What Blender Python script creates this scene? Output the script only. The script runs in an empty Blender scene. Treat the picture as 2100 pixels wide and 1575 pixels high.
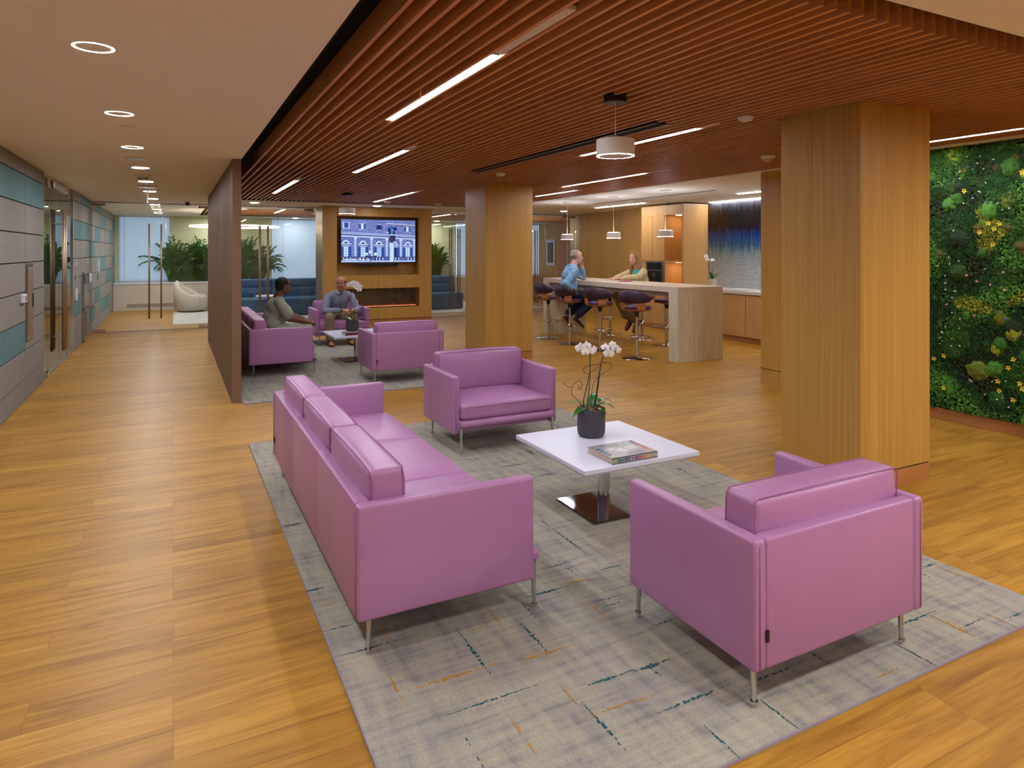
import bpy, bmesh, math, random
import numpy as np
from mathutils import Vector, Matrix, noise as mnoise
R = math.radians
random.seed(7)
S = bpy.context.scene
COL = S.collection

# ------------------------------------------------------------------ materials
def lin(c):
    o = []
    for v in c:
        v = v/255.0
        o.append(v/12.92 if v <= .04045 else ((v+.055)/1.055)**2.4)
    return (o[0], o[1], o[2], 1)

def base(name):
    m = bpy.data.materials.new(name); m.use_nodes = True
    nt = m.node_tree
    return m, nt, nt.nodes['Principled BSDF']

def N(nt, t, **kw):
    n = nt.nodes.new(t)
    for k, v in kw.items():
        if k in n.inputs: n.inputs[k].default_value = v
        else: setattr(n, k, v)
    return n

def ramp(nt, stops, src):
    r = nt.nodes.new('ShaderNodeValToRGB')
    els = r.color_ramp.elements
    while len(els) < len(stops): els.new(.5)
    for e, (p, c) in zip(els, stops):
        e.position = p; e.color = c
    nt.links.new(src, r.inputs[0])
    return r

def coords(nt, scale=(1,1,1), rot=(0,0,0), kind='Object'):
    tc = nt.nodes.new('ShaderNodeTexCoord'); mp = nt.nodes.new('ShaderNodeMapping')
    mp.inputs['Scale'].default_value = scale; mp.inputs['Rotation'].default_value = rot
    nt.links.new(tc.outputs[kind], mp.inputs[0])
    return mp.outputs[0]

def bump(nt, b, src, strength=.2, dist=.002):
    n = N(nt, 'ShaderNodeBump'); n.inputs['Strength'].default_value = strength
    n.inputs['Distance'].default_value = dist
    nt.links.new(src, n.inputs['Height']); nt.links.new(n.outputs[0], b.inputs['Normal'])

def mat(name, c, rough=.5, metal=0, var=.06, nscale=6, bmp=0, bscale=200, spec=None, coat=0):
    """plain surface with slight procedural variation"""
    m, nt, b = base(name)
    L = lin(c)
    v = coords(nt)
    n = N(nt, 'ShaderNodeTexNoise', Scale=nscale, Detail=4)
    nt.links.new(v, n.inputs['Vector'])
    lo = tuple(x*(1-var) for x in L[:3])+(1,); hi = tuple(min(1, x*(1+var)) for x in L[:3])+(1,)
    r = ramp(nt, [(.3, lo), (.7, hi)], n.outputs['Fac'])
    nt.links.new(r.outputs[0], b.inputs['Base Color'])
    b.inputs['Roughness'].default_value = rough; b.inputs['Metallic'].default_value = metal
    if spec is not None: b.inputs['Specular IOR Level'].default_value = spec
    if coat: b.inputs['Coat Weight'].default_value = coat
    if bmp:
        n2 = N(nt, 'ShaderNodeTexNoise', Scale=bscale, Detail=3)
        nt.links.new(v, n2.inputs['Vector']); bump(nt, b, n2.outputs['Fac'], bmp, .002)
    return m

def emit(name, c, s):
    m, nt, b = base(name)
    b.inputs['Base Color'].default_value = (0,0,0,1)
    b.inputs['Emission Color'].default_value = lin(c); b.inputs['Emission Strength'].default_value = s
    return m

def grain(name, c0, c1, scale, rough=.4, bmp=.15, big=None, spec=.5):
    m, nt, b = base(name)
    v = coords(nt, scale)
    n = N(nt, 'ShaderNodeTexNoise', Scale=1.0, Detail=6, Roughness=.65)
    nt.links.new(v, n.inputs['Vector'])
    r = ramp(nt, [(.25, lin(c0)), (.75, lin(c1))], n.outputs['Fac'])
    out = r.outputs[0]
    if big:
        v2 = coords(nt, big)
        n2 = N(nt, 'ShaderNodeTexNoise', Scale=1.0, Detail=2); nt.links.new(v2, n2.inputs['Vector'])
        mx = N(nt, 'ShaderNodeMix', data_type='RGBA', blend_type='MULTIPLY'); mx.inputs[0].default_value = 1
        r2 = ramp(nt, [(.3, (.93,.93,.93,1)), (.7, (1.04,1.04,1.04,1))], n2.outputs['Fac'])
        nt.links.new(out, mx.inputs[6]); nt.links.new(r2.outputs[0], mx.inputs[7]); out = mx.outputs[2]
    nt.links.new(out, b.inputs['Base Color'])
    b.inputs['Roughness'].default_value = rough
    b.inputs['Specular IOR Level'].default_value = spec
    bump(nt, b, n.outputs['Fac'], bmp, .001)
    return m

def floor_mat():
    m, nt, b = base('oak_planks')
    v = coords(nt)
    br = N(nt, 'ShaderNodeTexBrick', Scale=1.0); br.offset = .37; br.offset_frequency = 3
    br.inputs['Color1'].default_value = (0,0,0,1); br.inputs['Color2'].default_value = (1,1,1,1)
    br.inputs['Mortar'].default_value = (.5,.5,.5,1)
    br.inputs['Mortar Size'].default_value = .0012; br.inputs['Mortar Smooth'].default_value = .3
    br.inputs['Brick Width'].default_value = 1.22; br.inputs['Row Height'].default_value = .18
    nt.links.new(v, br.inputs['Vector'])
    # offset grain per plank
    add = N(nt, 'ShaderNodeVectorMath', operation='MULTIPLY_ADD')
    nt.links.new(br.outputs['Color'], add.inputs[0]); add.inputs[1].default_value = (37, 11, 5)
    nt.links.new(v, add.inputs[2])
    sc = N(nt, 'ShaderNodeVectorMath', operation='MULTIPLY'); sc.inputs[1].default_value = (1.1, 13, 1)
    nt.links.new(add.outputs[0], sc.inputs[0])
    n = N(nt, 'ShaderNodeTexNoise', Scale=1.5, Detail=7, Roughness=.62, Distortion=.7)
    nt.links.new(sc.outputs[0], n.inputs['Vector'])
    r = ramp(nt, [(.22, lin((128,86,32))), (.42, lin((165,119,43))), (.55, lin((180,134,50))), (.8, lin((196,152,68)))], n.outputs['Fac'])
    sc3 = N(nt, 'ShaderNodeVectorMath', operation='MULTIPLY'); sc3.inputs[1].default_value = (3, 90, 1)
    nt.links.new(add.outputs[0], sc3.inputs[0])
    n3 = N(nt, 'ShaderNodeTexNoise', Scale=1.0, Detail=4); nt.links.new(sc3.outputs[0], n3.inputs['Vector'])
    r3 = ramp(nt, [(.3, (.84,.82,.80,1)), (.65, (1.05,1.05,1.05,1))], n3.outputs['Fac'])
    mx = N(nt, 'ShaderNodeMix', data_type='RGBA', blend_type='MULTIPLY'); mx.inputs[0].default_value = 1
    nt.links.new(r.outputs[0], mx.inputs[6]); nt.links.new(r3.outputs[0], mx.inputs[7])
    r2 = ramp(nt, [(0, (.84,.82,.80,1)), (1, (1.05,1.05,1.05,1))], br.outputs['Color'])
    m2 = N(nt, 'ShaderNodeMix', data_type='RGBA', blend_type='MULTIPLY'); m2.inputs[0].default_value = 1
    nt.links.new(mx.outputs[2], m2.inputs[6]); nt.links.new(r2.outputs[0], m2.inputs[7])
    m4 = N(nt, 'ShaderNodeMix', data_type='RGBA'); m4.inputs[7].default_value = lin((96,60,30))
    sm = N(nt, 'ShaderNodeMath', operation='MULTIPLY'); sm.inputs[1].default_value = .6
    nt.links.new(br.outputs['Fac'], sm.inputs[0]); nt.links.new(sm.outputs[0], m4.inputs[0])
    nt.links.new(m2.outputs[2], m4.inputs[6])
    nt.links.new(m4.outputs[2], b.inputs['Base Color'])
    b.inputs['Roughness'].default_value = .42
    b.inputs['Specular IOR Level'].default_value = .28
    bump(nt, b, n3.outputs['Fac'], .12, .001)
    return m

def carpet_mat():
    m, nt, b = base('woven_carpet')
    v = coords(nt)
    n1 = N(nt, 'ShaderNodeTexNoise', Scale=1.0, Detail=5); v1 = coords(nt, (3, 34, 1)); nt.links.new(v1, n1.inputs['Vector'])
    n2 = N(nt, 'ShaderNodeTexNoise', Scale=1.0, Detail=5); v2 = coords(nt, (20, 3, 1)); nt.links.new(v2, n2.inputs['Vector'])
    n3 = N(nt, 'ShaderNodeTexNoise', Scale=330.0, Detail=2); nt.links.new(v, n3.inputs['Vector'])
    n4 = N(nt, 'ShaderNodeTexNoise', Scale=3.2, Detail=3); nt.links.new(v, n4.inputs['Vector'])
    a = N(nt, 'ShaderNodeMath', operation='MULTIPLY'); nt.links.new(n1.outputs['Fac'], a.inputs[0]); nt.links.new(n2.outputs['Fac'], a.inputs[1])
    r = ramp(nt, [(.13, lin((134,132,132))), (.22, lin((158,155,145))), (.36, lin((172,168,149)))], a.outputs[0])
    r4 = ramp(nt, [(.35, (.93,.92,.97,1)), (.65, (1.04,1.04,1.0,1))], n4.outputs['Fac'])
    r3 = ramp(nt, [(.3, (.74,.74,.74,1)), (.7, (1.14,1.14,1.14,1))], n3.outputs['Fac'])
    mx = N(nt, 'ShaderNodeMix', data_type='RGBA', blend_type='MULTIPLY'); mx.inputs[0].default_value = 1
    nt.links.new(r.outputs[0], mx.inputs[6]); nt.links.new(r3.outputs[0], mx.inputs[7])
    m2 = N(nt, 'ShaderNodeMix', data_type='RGBA', blend_type='MULTIPLY'); m2.inputs[0].default_value = 1
    nt.links.new(mx.outputs[2], m2.inputs[6]); nt.links.new(r4.outputs[0], m2.inputs[7])
    nt.links.new(m2.outputs[2], b.inputs['Base Color'])
    b.inputs['Roughness'].default_value = .95; b.inputs['Specular IOR Level'].default_value = .1
    bump(nt, b, n3.outputs['Fac'], .5, .004)
    return m

def leather_mat():
    m, nt, b = base('lilac_leather')
    v = coords(nt)
    n = N(nt, 'ShaderNodeTexNoise', Scale=2.0, Detail=3); nt.links.new(v, n.inputs['Vector'])
    r = ramp(nt, [(.3, lin((163,113,156))), (.7, lin((170,120,163)))], n.outputs['Fac'])
    nt.links.new(r.outputs[0], b.inputs['Base Color'])
    vo = N(nt, 'ShaderNodeTexVoronoi', Scale=420.0); nt.links.new(v, vo.inputs['Vector'])
    n2 = N(nt, 'ShaderNodeTexNoise', Scale=5.0, Detail=3); nt.links.new(v, n2.inputs['Vector'])
    ad = N(nt, 'ShaderNodeMath', operation='MULTIPLY_ADD'); ad.inputs[1].default_value = .05
    nt.links.new(vo.outputs['Distance'], ad.inputs[0]); nt.links.new(n2.outputs['Fac'], ad.inputs[2])
    bump(nt, b, ad.outputs[0], .25, .006)
    b.inputs['Roughness'].default_value = .38; b.inputs['Specular IOR Level'].default_value = .5
    return m

def glass_mat(name='clear_glass', tint=(.975,.992,.98), ior=1.5):
    m = bpy.data.materials.new(name); m.use_nodes = True; nt = m.node_tree
    nt.nodes.clear()
    o = N(nt, 'ShaderNodeOutputMaterial'); t = N(nt, 'ShaderNodeBsdfTransparent'); t.inputs[0].default_value = (*tint, 1)
    g = N(nt, 'ShaderNodeBsdfGlossy'); g.inputs['Roughness'].default_value = .01; g.inputs[0].default_value = (.9,.95,.92,1)
    f = N(nt, 'ShaderNodeFresnel'); f.inputs[0].default_value = ior
    mx = N(nt, 'ShaderNodeMixShader')
    nt.links.new(f.outputs[0], mx.inputs[0]); nt.links.new(t.outputs[0], mx.inputs[1]); nt.links.new(g.outputs[0], mx.inputs[2])
    nt.links.new(mx.outputs[0], o.inputs[0])
    return m

def felt_mat(name, c0, c1):
    m, nt, b = base(name)
    v = coords(nt, (1, 60, 22))
    n = N(nt, 'ShaderNodeTexNoise', Scale=1.6, Detail=5, Roughness=.7); nt.links.new(v, n.inputs['Vector'])
    r = ramp(nt, [(.3, lin(c0)), (.7, lin(c1))], n.outputs['Fac'])
    nt.links.new(r.outputs[0], b.inputs['Base Color'])
    b.inputs['Roughness'].default_value = .85; b.inputs['Specular IOR Level'].default_value = .2
    return m

def travertine_mat():
    m, nt, b = base('travertine')
    v = coords(nt, (40, 40, 2.2))
    n = N(nt, 'ShaderNodeTexNoise', Scale=1.0, Detail=6, Distortion=.4); nt.links.new(v, n.inputs['Vector'])
    r = ramp(nt, [(.3, lin((182,172,142))), (.5, lin((204,197,169))), (.7, lin((214,209,186)))], n.outputs['Fac'])
    nt.links.new(r.outputs[0], b.inputs['Base Color']); b.inputs['Roughness'].default_value = .35
    return m

def mosaic_mat():
    m, nt, b = base('rain_mosaic')
    tc = nt.nodes.new('ShaderNodeTexCoord'); sp = N(nt, 'ShaderNodeSeparateXYZ'); nt.links.new(tc.outputs['Object'], sp.inputs[0])
    ns = N(nt, 'ShaderNodeTexNoise', Scale=1.0, Detail=4); nt.links.new(coords(nt, (1, 42, 2.2)), ns.inputs['Vector'])
    vo = N(nt, 'ShaderNodeTexVoronoi', Scale=70.0); nt.links.new(tc.outputs['Object'], vo.inputs['Vector'])
    z = N(nt, 'ShaderNodeMath', operation='MULTIPLY_ADD'); z.inputs[1].default_value = .55
    nt.links.new(ns.outputs['Fac'], z.inputs[0]); nt.links.new(sp.outputs['Z'], z.inputs[2])
    mr = N(nt, 'ShaderNodeMapRange'); mr.inputs['From Min'].default_value = 1.55; mr.inputs['From Max'].default_value = 2.85
    nt.links.new(z.outputs[0], mr.inputs['Value'])
    r = ramp(nt, [(0, lin((178,192,200))), (.2, lin((150,172,186))), (.34, lin((54,112,156))), (.48, lin((34,70,160))), (.58, lin((34,28,30))), (.8, lin((30,26,28))), (1, lin((62,66,76)))], mr.outputs[0])
    # blue patch towards the near end
    mr2 = N(nt, 'ShaderNodeMapRange'); mr2.inputs['From Min'].default_value = 9.6; mr2.inputs['From Max'].default_value = 8.7
    nt.links.new(sp.outputs['Y'], mr2.inputs['Value'])
    rv = ramp(nt, [(.34, (.78,.78,.78,1)), (.62, (1.15,1.15,1.15,1))], vo.outputs['Color'])
    mx = N(nt, 'ShaderNodeMix', data_type='RGBA', blend_type='MULTIPLY'); mx.inputs[0].default_value = 1
    nt.links.new(r.outputs[0], mx.inputs[6]); nt.links.new(rv.outputs[0], mx.inputs[7])
    nt.links.new(mx.outputs[2], b.inputs['Base Color'])
    b.inputs['Roughness'].default_value = .22; b.inputs['Metallic'].default_value = .15
    bump(nt, b, vo.outputs['Distance'], .4, .003)
    return m

def blind_mat():
    m = bpy.data.materials.new('blind_slat'); m.use_nodes = True; nt = m.node_tree; nt.nodes.clear()
    o = N(nt, 'ShaderNodeOutputMaterial'); d = N(nt, 'ShaderNodeBsdfDiffuse'); t = N(nt, 'ShaderNodeBsdfTranslucent')
    d.inputs[0].default_value = (.8,.85,.9,1); t.inputs[0].default_value = (.72,.83,.93,1)
    mx = N(nt, 'ShaderNodeMixShader'); mx.inputs[0].default_value = .6
    nt.links.new(d.outputs[0], mx.inputs[1]); nt.links.new(t.outputs[0], mx.inputs[2]); nt.links.new(mx.outputs[0], o.inputs[0])
    return m

M = {}
M['floor'] = floor_mat()
M['carpet'] = carpet_mat()
M['teal_mark'] = mat('teal_yarn', (16,80,90), .95, var=.12, nscale=80)
M['ochre_mark'] = mat('ochre_yarn', (172,124,44), .95, var=.12, nscale=80)
M['leather'] = leather_mat()
M['piping'] = mat('lilac_seam', (150,88,138), .5)
M['ceiling'] = mat('warm_white_plaster', (232,226,216), .9, var=.01)
M['black'] = mat('black_plenum', (9,9,10), .9)
M['slat'] = grain('cherry_slats', (172,108,60), (222,158,100), (60,1.5,60), .42, .1, (2,.5,2))
M['oak'] = grain('rift_oak_veneer', (160,114,48), (206,164,84), (170,170,.7), .38, .12, (5,5,.15))
M['oak_panel'] = grain('oak_cabinet_veneer', (178,134,78), (212,170,112), (150,150,.7), .42, .08, (4,4,.3))
M['oak_base'] = grain('oak_base_board', (158,102,56), (186,128,78), (1.5,1.5,60), .42, .1)
M['oak_dark'] = mat('dark_oak_recess', (70,44,22), .6)
M['chrome'] = mat('polished_chrome', (205,205,208), .07, 1, var=.01)
M['dark_chrome'] = mat('dark_polished_base', (120,120,126), .04, 1, var=.01)
M['steel'] = mat('brushed_steel', (170,165,158), .28, 1, var=.03)
M['bronze'] = mat('bronze_pull', (176,154,132), .42, .75, var=.03)
M['champagne'] = mat('champagne_metal_panel', (176,160,140), .42, .6, var=.02)
M['partition'] = mat('brown_fin_metal', (122,96,74), .45, 0, var=.05)
M['dot'] = mat('small_white_stud', (225,225,225), .4)
M['white'] = mat('white_laminate', (214,218,234), .35, var=.01)
M['white_side'] = mat('grey_edge_band', (168,160,162), .5, var=.02)
M['cream'] = mat('cream_painted_panel', (206,200,186), .6, var=.01)
M['olive'] = mat('pale_olive_wall', (196,198,160), .7, var=.02)
M['trav'] = travertine_mat()
M['quartz'] = mat('pale_quartz_top', (206,198,190), .3, var=.03, nscale=40)
M['felt'] = felt_mat('taupe_felt_panel', (122,120,118), (160,156,152))
M['teal_panel'] = mat('teal_felt_panel', (88,128,134), .8, var=.05)
M['gap'] = mat('dark_joint', (58,50,46), .9)
M['mosaic'] = mosaic_mat()
M['glass'] = glass_mat()
M['blind'] = blind_mat()
M['navy'] = mat('navy_upholstery', (44,88,124), .75, var=.12, nscale=9)
M['tub'] = mat('off_white_boucle', (190,184,170), .9, var=.08, nscale=30, bmp=.4, bscale=150)
M['purple'] = mat('aubergine_vinyl', (50,28,54), .4, var=.05)
M['purple_seat'] = mat('violet_seat_vinyl', (84,54,104), .38, var=.05)
M['ply'] = grain('bent_plywood', (160,98,46), (184,120,64), (30,30,30), .4)
M['blackplastic'] = mat('black_plastic', (18,18,20), .35)
M['pot'] = mat('charcoal_ceramic', (62,62,68), .65, var=.08)
M['pot_pale'] = mat('pale_clay_pot', (178,166,146), .7)
M['petal'] = mat('white_petal', (240,236,240), .6, var=.02)
M['petal_core'] = mat('yellow_green_throat', (206,206,110), .6)
M['orchid_leaf'] = mat('glossy_leaf', (34,102,30), .32, var=.2, nscale=14)
M['stem'] = mat('dark_stem', (34,48,22), .6)
M['twig'] = mat('brown_twig', (96,60,40), .8)
M['moss_dry'] = mat('dried_moss', (150,126,96), .95, var=.3, nscale=60)
M['palm'] = mat('palm_leaf', (70,130,48), .5, var=.35, nscale=5)
M['palm_stem'] = mat('palm_cane', (76,92,44), .7)
M['ring'] = emit('ring_lamp_glow', (248,246,250), 1010)
M['ring_fill'] = emit('added_fill_glow', (248,246,250), 2000)  # extra strong glow for the added, unseen soffit rings
M['pend'] = emit('pendant_ring_glow', (250,246,250), 40)
M['tube'] = emit('linear_lamp_glow', (246,246,255), 76)
M['kglow'] = emit('kitchen_lamp_glow', (252,246,238), 68)
M['lamp_white'] = mat('white_lamp_drum', (214,206,196), .5)
M['fabric_blue'] = mat('blue_cotton', (116,158,196), .85, var=.1, nscale=20, bmp=.4, bscale=18)
M['fabric_grey'] = mat('grey_blue_cotton', (128,136,156), .85, var=.08, nscale=20, bmp=.4, bscale=18)
M['fabric_sage'] = mat('sage_crepe', (150,158,136), .85, var=.05, nscale=9, bmp=.4, bscale=10)
M['fabric_mint'] = mat('mint_crepe', (172,184,158), .85, var=.05, nscale=9)
M['khaki'] = mat('khaki_twill', (134,118,90), .9, var=.06)
M['beige'] = mat('beige_linen', (196,178,138), .85, var=.06, nscale=15, bmp=.3, bscale=15)
M['denim'] = mat('dark_denim', (20,26,50), .85, var=.15, nscale=12)
M['turquoise'] = mat('turquoise_knit', (54,186,176), .8)
M['skin_dark'] = mat('brown_skin', (112,68,46), .62, var=.05)
M['skin_tan'] = mat('tan_skin', (166,116,86), .62, var=.05)
M['skin_fair'] = mat('fair_skin', (210,164,144), .62, var=.04)
M['hair_black'] = mat('black_hair', (20,15,14), .7, var=.2, bmp=.6, bscale=120)
M['hair_grey'] = mat('grey_hair', (150,136,126), .8, var=.2, nscale=30, bmp=.4, bscale=90)
M['hair_blond'] = grain('blond_hair', (110,78,46), (182,144,94), (120,120,6), .5, .3)
M['eye'] = mat('dark_eye', (24,18,16), .2)
M['eye_white'] = mat('eye_white', (225,220,214), .3)
M['lip'] = mat('lip_rose', (168,92,84), .5)
M['shoe_tan'] = mat('tan_shoe_leather', (164,106,48), .45)
M['shoe_black'] = mat('black_suede', (22,20,20), .7)
M['sole'] = mat('dark_rubber', (28,24,22), .7)
M['screen_black'] = mat('black_bezel', (10,10,12), .25)

# ------------------------------------------------------------------ mesh helpers
def nb(): return bmesh.new()

def box(bm, x0, x1, y0, y1, z0, z1, bev=0, seg=2, mi=0):
    vs = [bm.verts.new((x, y, z)) for x in (x0, x1) for y in (y0, y1) for z in (z0, z1)]
    q = [(0,1,3,2),(4,6,7,5),(0,4,5,1),(2,3,7,6),(0,2,6,4),(1,5,7,3)]
    fs = [bm.faces.new([vs[i] for i in f]) for f in q]
    for f in fs: f.material_index = mi
    if bev:
        es = list({e for f in fs for e in f.edges})
        r = bmesh.ops.bevel(bm, geom=es, offset=bev, segments=seg, profile=.5, affect='EDGES')
        for f in r['faces']: f.material_index = mi
    return vs

def frame(d):
    d = Vector(d).normalized()
    u = d.orthogonal().normalized(); return u, d.cross(u)

def tube(bm, pts, rad, n=10, caps=True, mi=0, closed=False):
    pts = [Vector(p) for p in pts]
    if not isinstance(rad, (list, tuple)): rad = [rad]*len(pts)
    rings = []; u = None
    for i, p in enumerate(pts):
        if closed: t = pts[(i+1) % len(pts)]-pts[i-1]
        elif i == 0: t = pts[1]-p
        elif i == len(pts)-1: t = p-pts[i-1]
        else: t = (pts[i+1]-p).normalized()+(p-pts[i-1]).normalized()
        t.normalize()
        if u is None: u = t.orthogonal().normalized()
        else:
            u = u-t*u.dot(t)
            u = u.normalized() if u.length > 1e-6 else t.orthogonal().normalized()
        w = t.cross(u)
        rings.append([bm.verts.new(p+(u*math.cos(a)+w*math.sin(a))*rad[i]) for a in [2*math.pi*k/n for k in range(n)]])
    m = len(rings)
    for i in range(m if closed else m-1):
        a, b = rings[i], rings[(i+1) % m]
        for k in range(n):
            f = bm.faces.new((a[k], a[(k+1) % n], b[(k+1) % n], b[k])); f.material_index = mi
    if caps and not closed:
        bm.faces.new(rings[0][::-1]).material_index = mi; bm.faces.new(rings[-1]).material_index = mi
    return rings

def lathe(bm, prof, n=28, c=(0,0,0), mi=0):
    c = Vector(c); rings = []
    for r, z in prof:
        if r < 1e-6: rings.append([bm.verts.new(c+Vector((0,0,z)))])
        else: rings.append([bm.verts.new(c+Vector((r*math.cos(a), r*math.sin(a), z))) for a in [2*math.pi*k/n for k in range(n)]])
    for i in range(len(rings)-1):
        a, b = rings[i], rings[i+1]
        for k in range(n):
            k2 = (k+1) % n
            if len(a) == 1 and len(b) == 1: continue
            if len(a) == 1: f = bm.faces.new((a[0], b[k2], b[k]))
            elif len(b) == 1: f = bm.faces.new((a[k], a[k2], b[0]))
            else: f = bm.faces.new((a[k], a[k2], b[k2], b[k]))
            f.material_index = mi

def cyl(bm, c, r, h, n=24, mi=0, bev=0):
    if bev: lathe(bm, [(0,0),(r-bev,0),(r,bev),(r,h-bev),(r-bev,h),(0,h)], n, c, mi)
    else: lathe(bm, [(0,0),(r,0),(r,h),(0,h)], n, c, mi)

def ell(bm, c, r, rot=None, sub=3, mi=0):
    mtx = Matrix.Translation(Vector(c))
    if rot is not None: mtx = mtx @ rot.to_4x4()
    mtx = mtx @ Matrix.Diagonal((r[0], r[1], r[2], 1))
    res = bmesh.ops.create_icosphere(bm, subdivisions=sub, radius=1, matrix=mtx)
    for v in res['verts']:
        for f in v.link_faces: f.material_index = mi

def cap(bm, p0, p1, r0, r1=None, n=12):
    """tapered capsule, closed"""
    r1 = r0 if r1 is None else r1
    p0 = Vector(p0); p1 = Vector(p1); d = (p1-p0)
    if d.length < 1e-6: ell(bm, p0, (r0,)*3, sub=2); return
    d.normalize(); pts = []; rad = []
    for a in (80, 55, 28): pts.append(p0-d*r0*math.sin(R(a))); rad.append(r0*math.cos(R(a)))
    for t in (0, .5, 1): pts.append(p0.lerp(p1, t)); rad.append(r0+(r1-r0)*t)
    for a in (28, 55, 80): pts.append(p1+d*r1*math.sin(R(a))); rad.append(r1*math.cos(R(a)))
    tube(bm, pts, rad, n)

def rbox(bm, x0, x1, y0, y1, z0, z1, puff=(0,0,0), n=10, r=.02, mi=0):
    """rounded, subdivided box with crowned faces"""
    cx, cy, cz = (x0+x1)/2, (y0+y1)/2, (z0+z1)/2
    hx, hy, hz = (x1-x0)/2, (y1-y0)/2, (z1-z0)/2
    r = min(r, hx*.99, hy*.99, hz*.99)
    def lines(h):
        a = 1-r/h; m = [a*(-1+2*i/(n-4)) for i in range(n-3)]
        e = [1-r*(1-math.sin(R(30)))/h, 1-r*(1-math.sin(R(60)))/h, 1]
        return [-q for q in e[::-1]]+m+e
    G = (lines(hx), lines(hy), lines(hz)); n = len(G[0])-1
    vm = {}
    def vert(a, b, c):
        k = (round(a,4), round(b,4), round(c,4))
        if k in vm: return vm[k]
        p = Vector((a*hx, b*hy, c*hz))
        q = Vector((max(-hx+r, min(hx-r, p.x)), max(-hy+r, min(hy-r, p.y)), max(-hz+r, min(hz-r, p.z))))
        d = p-q
        if d.length > 1e-7:
            p = q+d.normalized()*r
        px = puff[0]*(1-b*b)*(1-c*c); py = puff[1]*(1-a*a)*(1-c*c); pz = puff[2]*(1-a**4)*(1-b**4)
        p.x += px*a; p.y += py*b; p.z += pz*c
        v = bm.verts.new((cx+p.x, cy+p.y, cz+p.z)); vm[k] = v; return v
    for ax in range(3):
        for s in (-1, 1):
            for i in range(n):
                for j in range(n):
                    cs = []
                    for (u, w) in ((i,j),(i+1,j),(i+1,j+1),(i,j+1)):
                        t = [0,0,0]; t[ax] = s; t[(ax+1)%3] = G[(ax+1)%3][u]; t[(ax+2)%3] = G[(ax+2)%3][w]
                        cs.append(vert(*t))
                    if s < 0: cs.reverse()
                    try: bm.faces.new(cs).material_index = mi
                    except ValueError: pass

def curvy(pts, k=4):
    P = [Vector(p) for p in pts]; P = [P[0]]+P+[P[-1]]; out = []
    for i in range(1, len(P)-2):
        a, b, c, d = P[i-1:i+3]
        for j in range(k):
            t = j/k; out.append(.5*((2*b)+(c-a)*t+(2*a-5*b+4*c-d)*t*t+(3*b-a-3*c+d)*t**3))
    return out+[P[-2]]

def mk(name, bm, mats, parent=None, smooth=False, loc=None, off=None, norm=True):
    if off is not None: bmesh.ops.translate(bm, verts=bm.verts, vec=-Vector(off))
    if norm: bmesh.ops.recalc_face_normals(bm, faces=bm.faces)
    me = bpy.data.meshes.new(name); bm.to_mesh(me); bm.free()
    return mko(name, me, mats, parent, smooth, loc)

def mko(name, me, mats, parent=None, smooth=False, loc=None):
    for m in (mats if isinstance(mats, (list, tuple)) else [mats]):
        me.materials.append(M[m] if isinstance(m, str) else m)
    if smooth:
        me.polygons.foreach_set('use_smooth', [True]*len(me.polygons))
        if smooth == 'auto':
            try: me.set_sharp_from_angle(angle=R(38))
            except Exception: pass
    o = bpy.data.objects.new(name, me); COL.objects.link(o)
    if parent: o.parent = parent
    if loc: o.location = loc
    return o

def thing(name, label, cat, loc=(0,0,0), rz=0, group=None):
    o = bpy.data.objects.new(name, None); COL.objects.link(o)
    o.empty_display_size = .1
    o.location = loc; o.rotation_euler = (0,0,rz)
    return tag(o, label, cat, group)

def tag(o, label, cat, group=None, kind=None):
    o['label'] = label; o['category'] = cat
    if group: o['group'] = group
    if kind: o['kind'] = kind
    return o

def struct(o):
    o['kind'] = 'structure'; return o

def dup(root, loc, rz=None, label=None, group=None):
    r = root.copy(); COL.objects.link(r); r.location = loc
    if rz is not None: r.rotation_euler = (0,0,rz)
    if label: r['label'] = label
    if group: r['group'] = group
    for ch in list(root.children):
        c = ch.copy(); COL.objects.link(c); c.parent = r
        for g in ch.children:
            d = g.copy(); COL.objects.link(d); d.parent = c
    return r

def text(name, s, size, mats, parent, mtx, ext=.0006, align='LEFT'):
    cu = bpy.data.curves.new(name, 'FONT'); cu.body = s; cu.size = size; cu.extrude = ext
    cu.align_x = align; cu.offset = size*.018
    to = bpy.data.objects.new(name, cu); COL.objects.link(to)
    dg = bpy.context.evaluated_depsgraph_get()
    me = bpy.data.meshes.new_from_object(to.evaluated_get(dg))
    bpy.data.objects.remove(to)
    me.transform(mtx); me.materials.clear()
    me.name = name
    return mko(name, me, mats, parent)

def remesh(bm, voxel, smooth_it=4, fac=.5):
    me = bpy.data.meshes.new('tmp'); bmesh.ops.recalc_face_normals(bm, faces=bm.faces); bm.to_mesh(me); bm.free()
    o = bpy.data.objects.new('tmp', me); COL.objects.link(o)
    rm = o.modifiers.new('r', 'REMESH'); rm.mode = 'VOXEL'; rm.voxel_size = voxel
    sm = o.modifiers.new('s', 'SMOOTH'); sm.iterations = smooth_it; sm.factor = fac
    dg = bpy.context.evaluated_depsgraph_get()
    out = bpy.data.meshes.new_from_object(o.evaluated_get(dg))
    bpy.data.objects.remove(o); bpy.data.meshes.remove(me)
    return out

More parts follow.
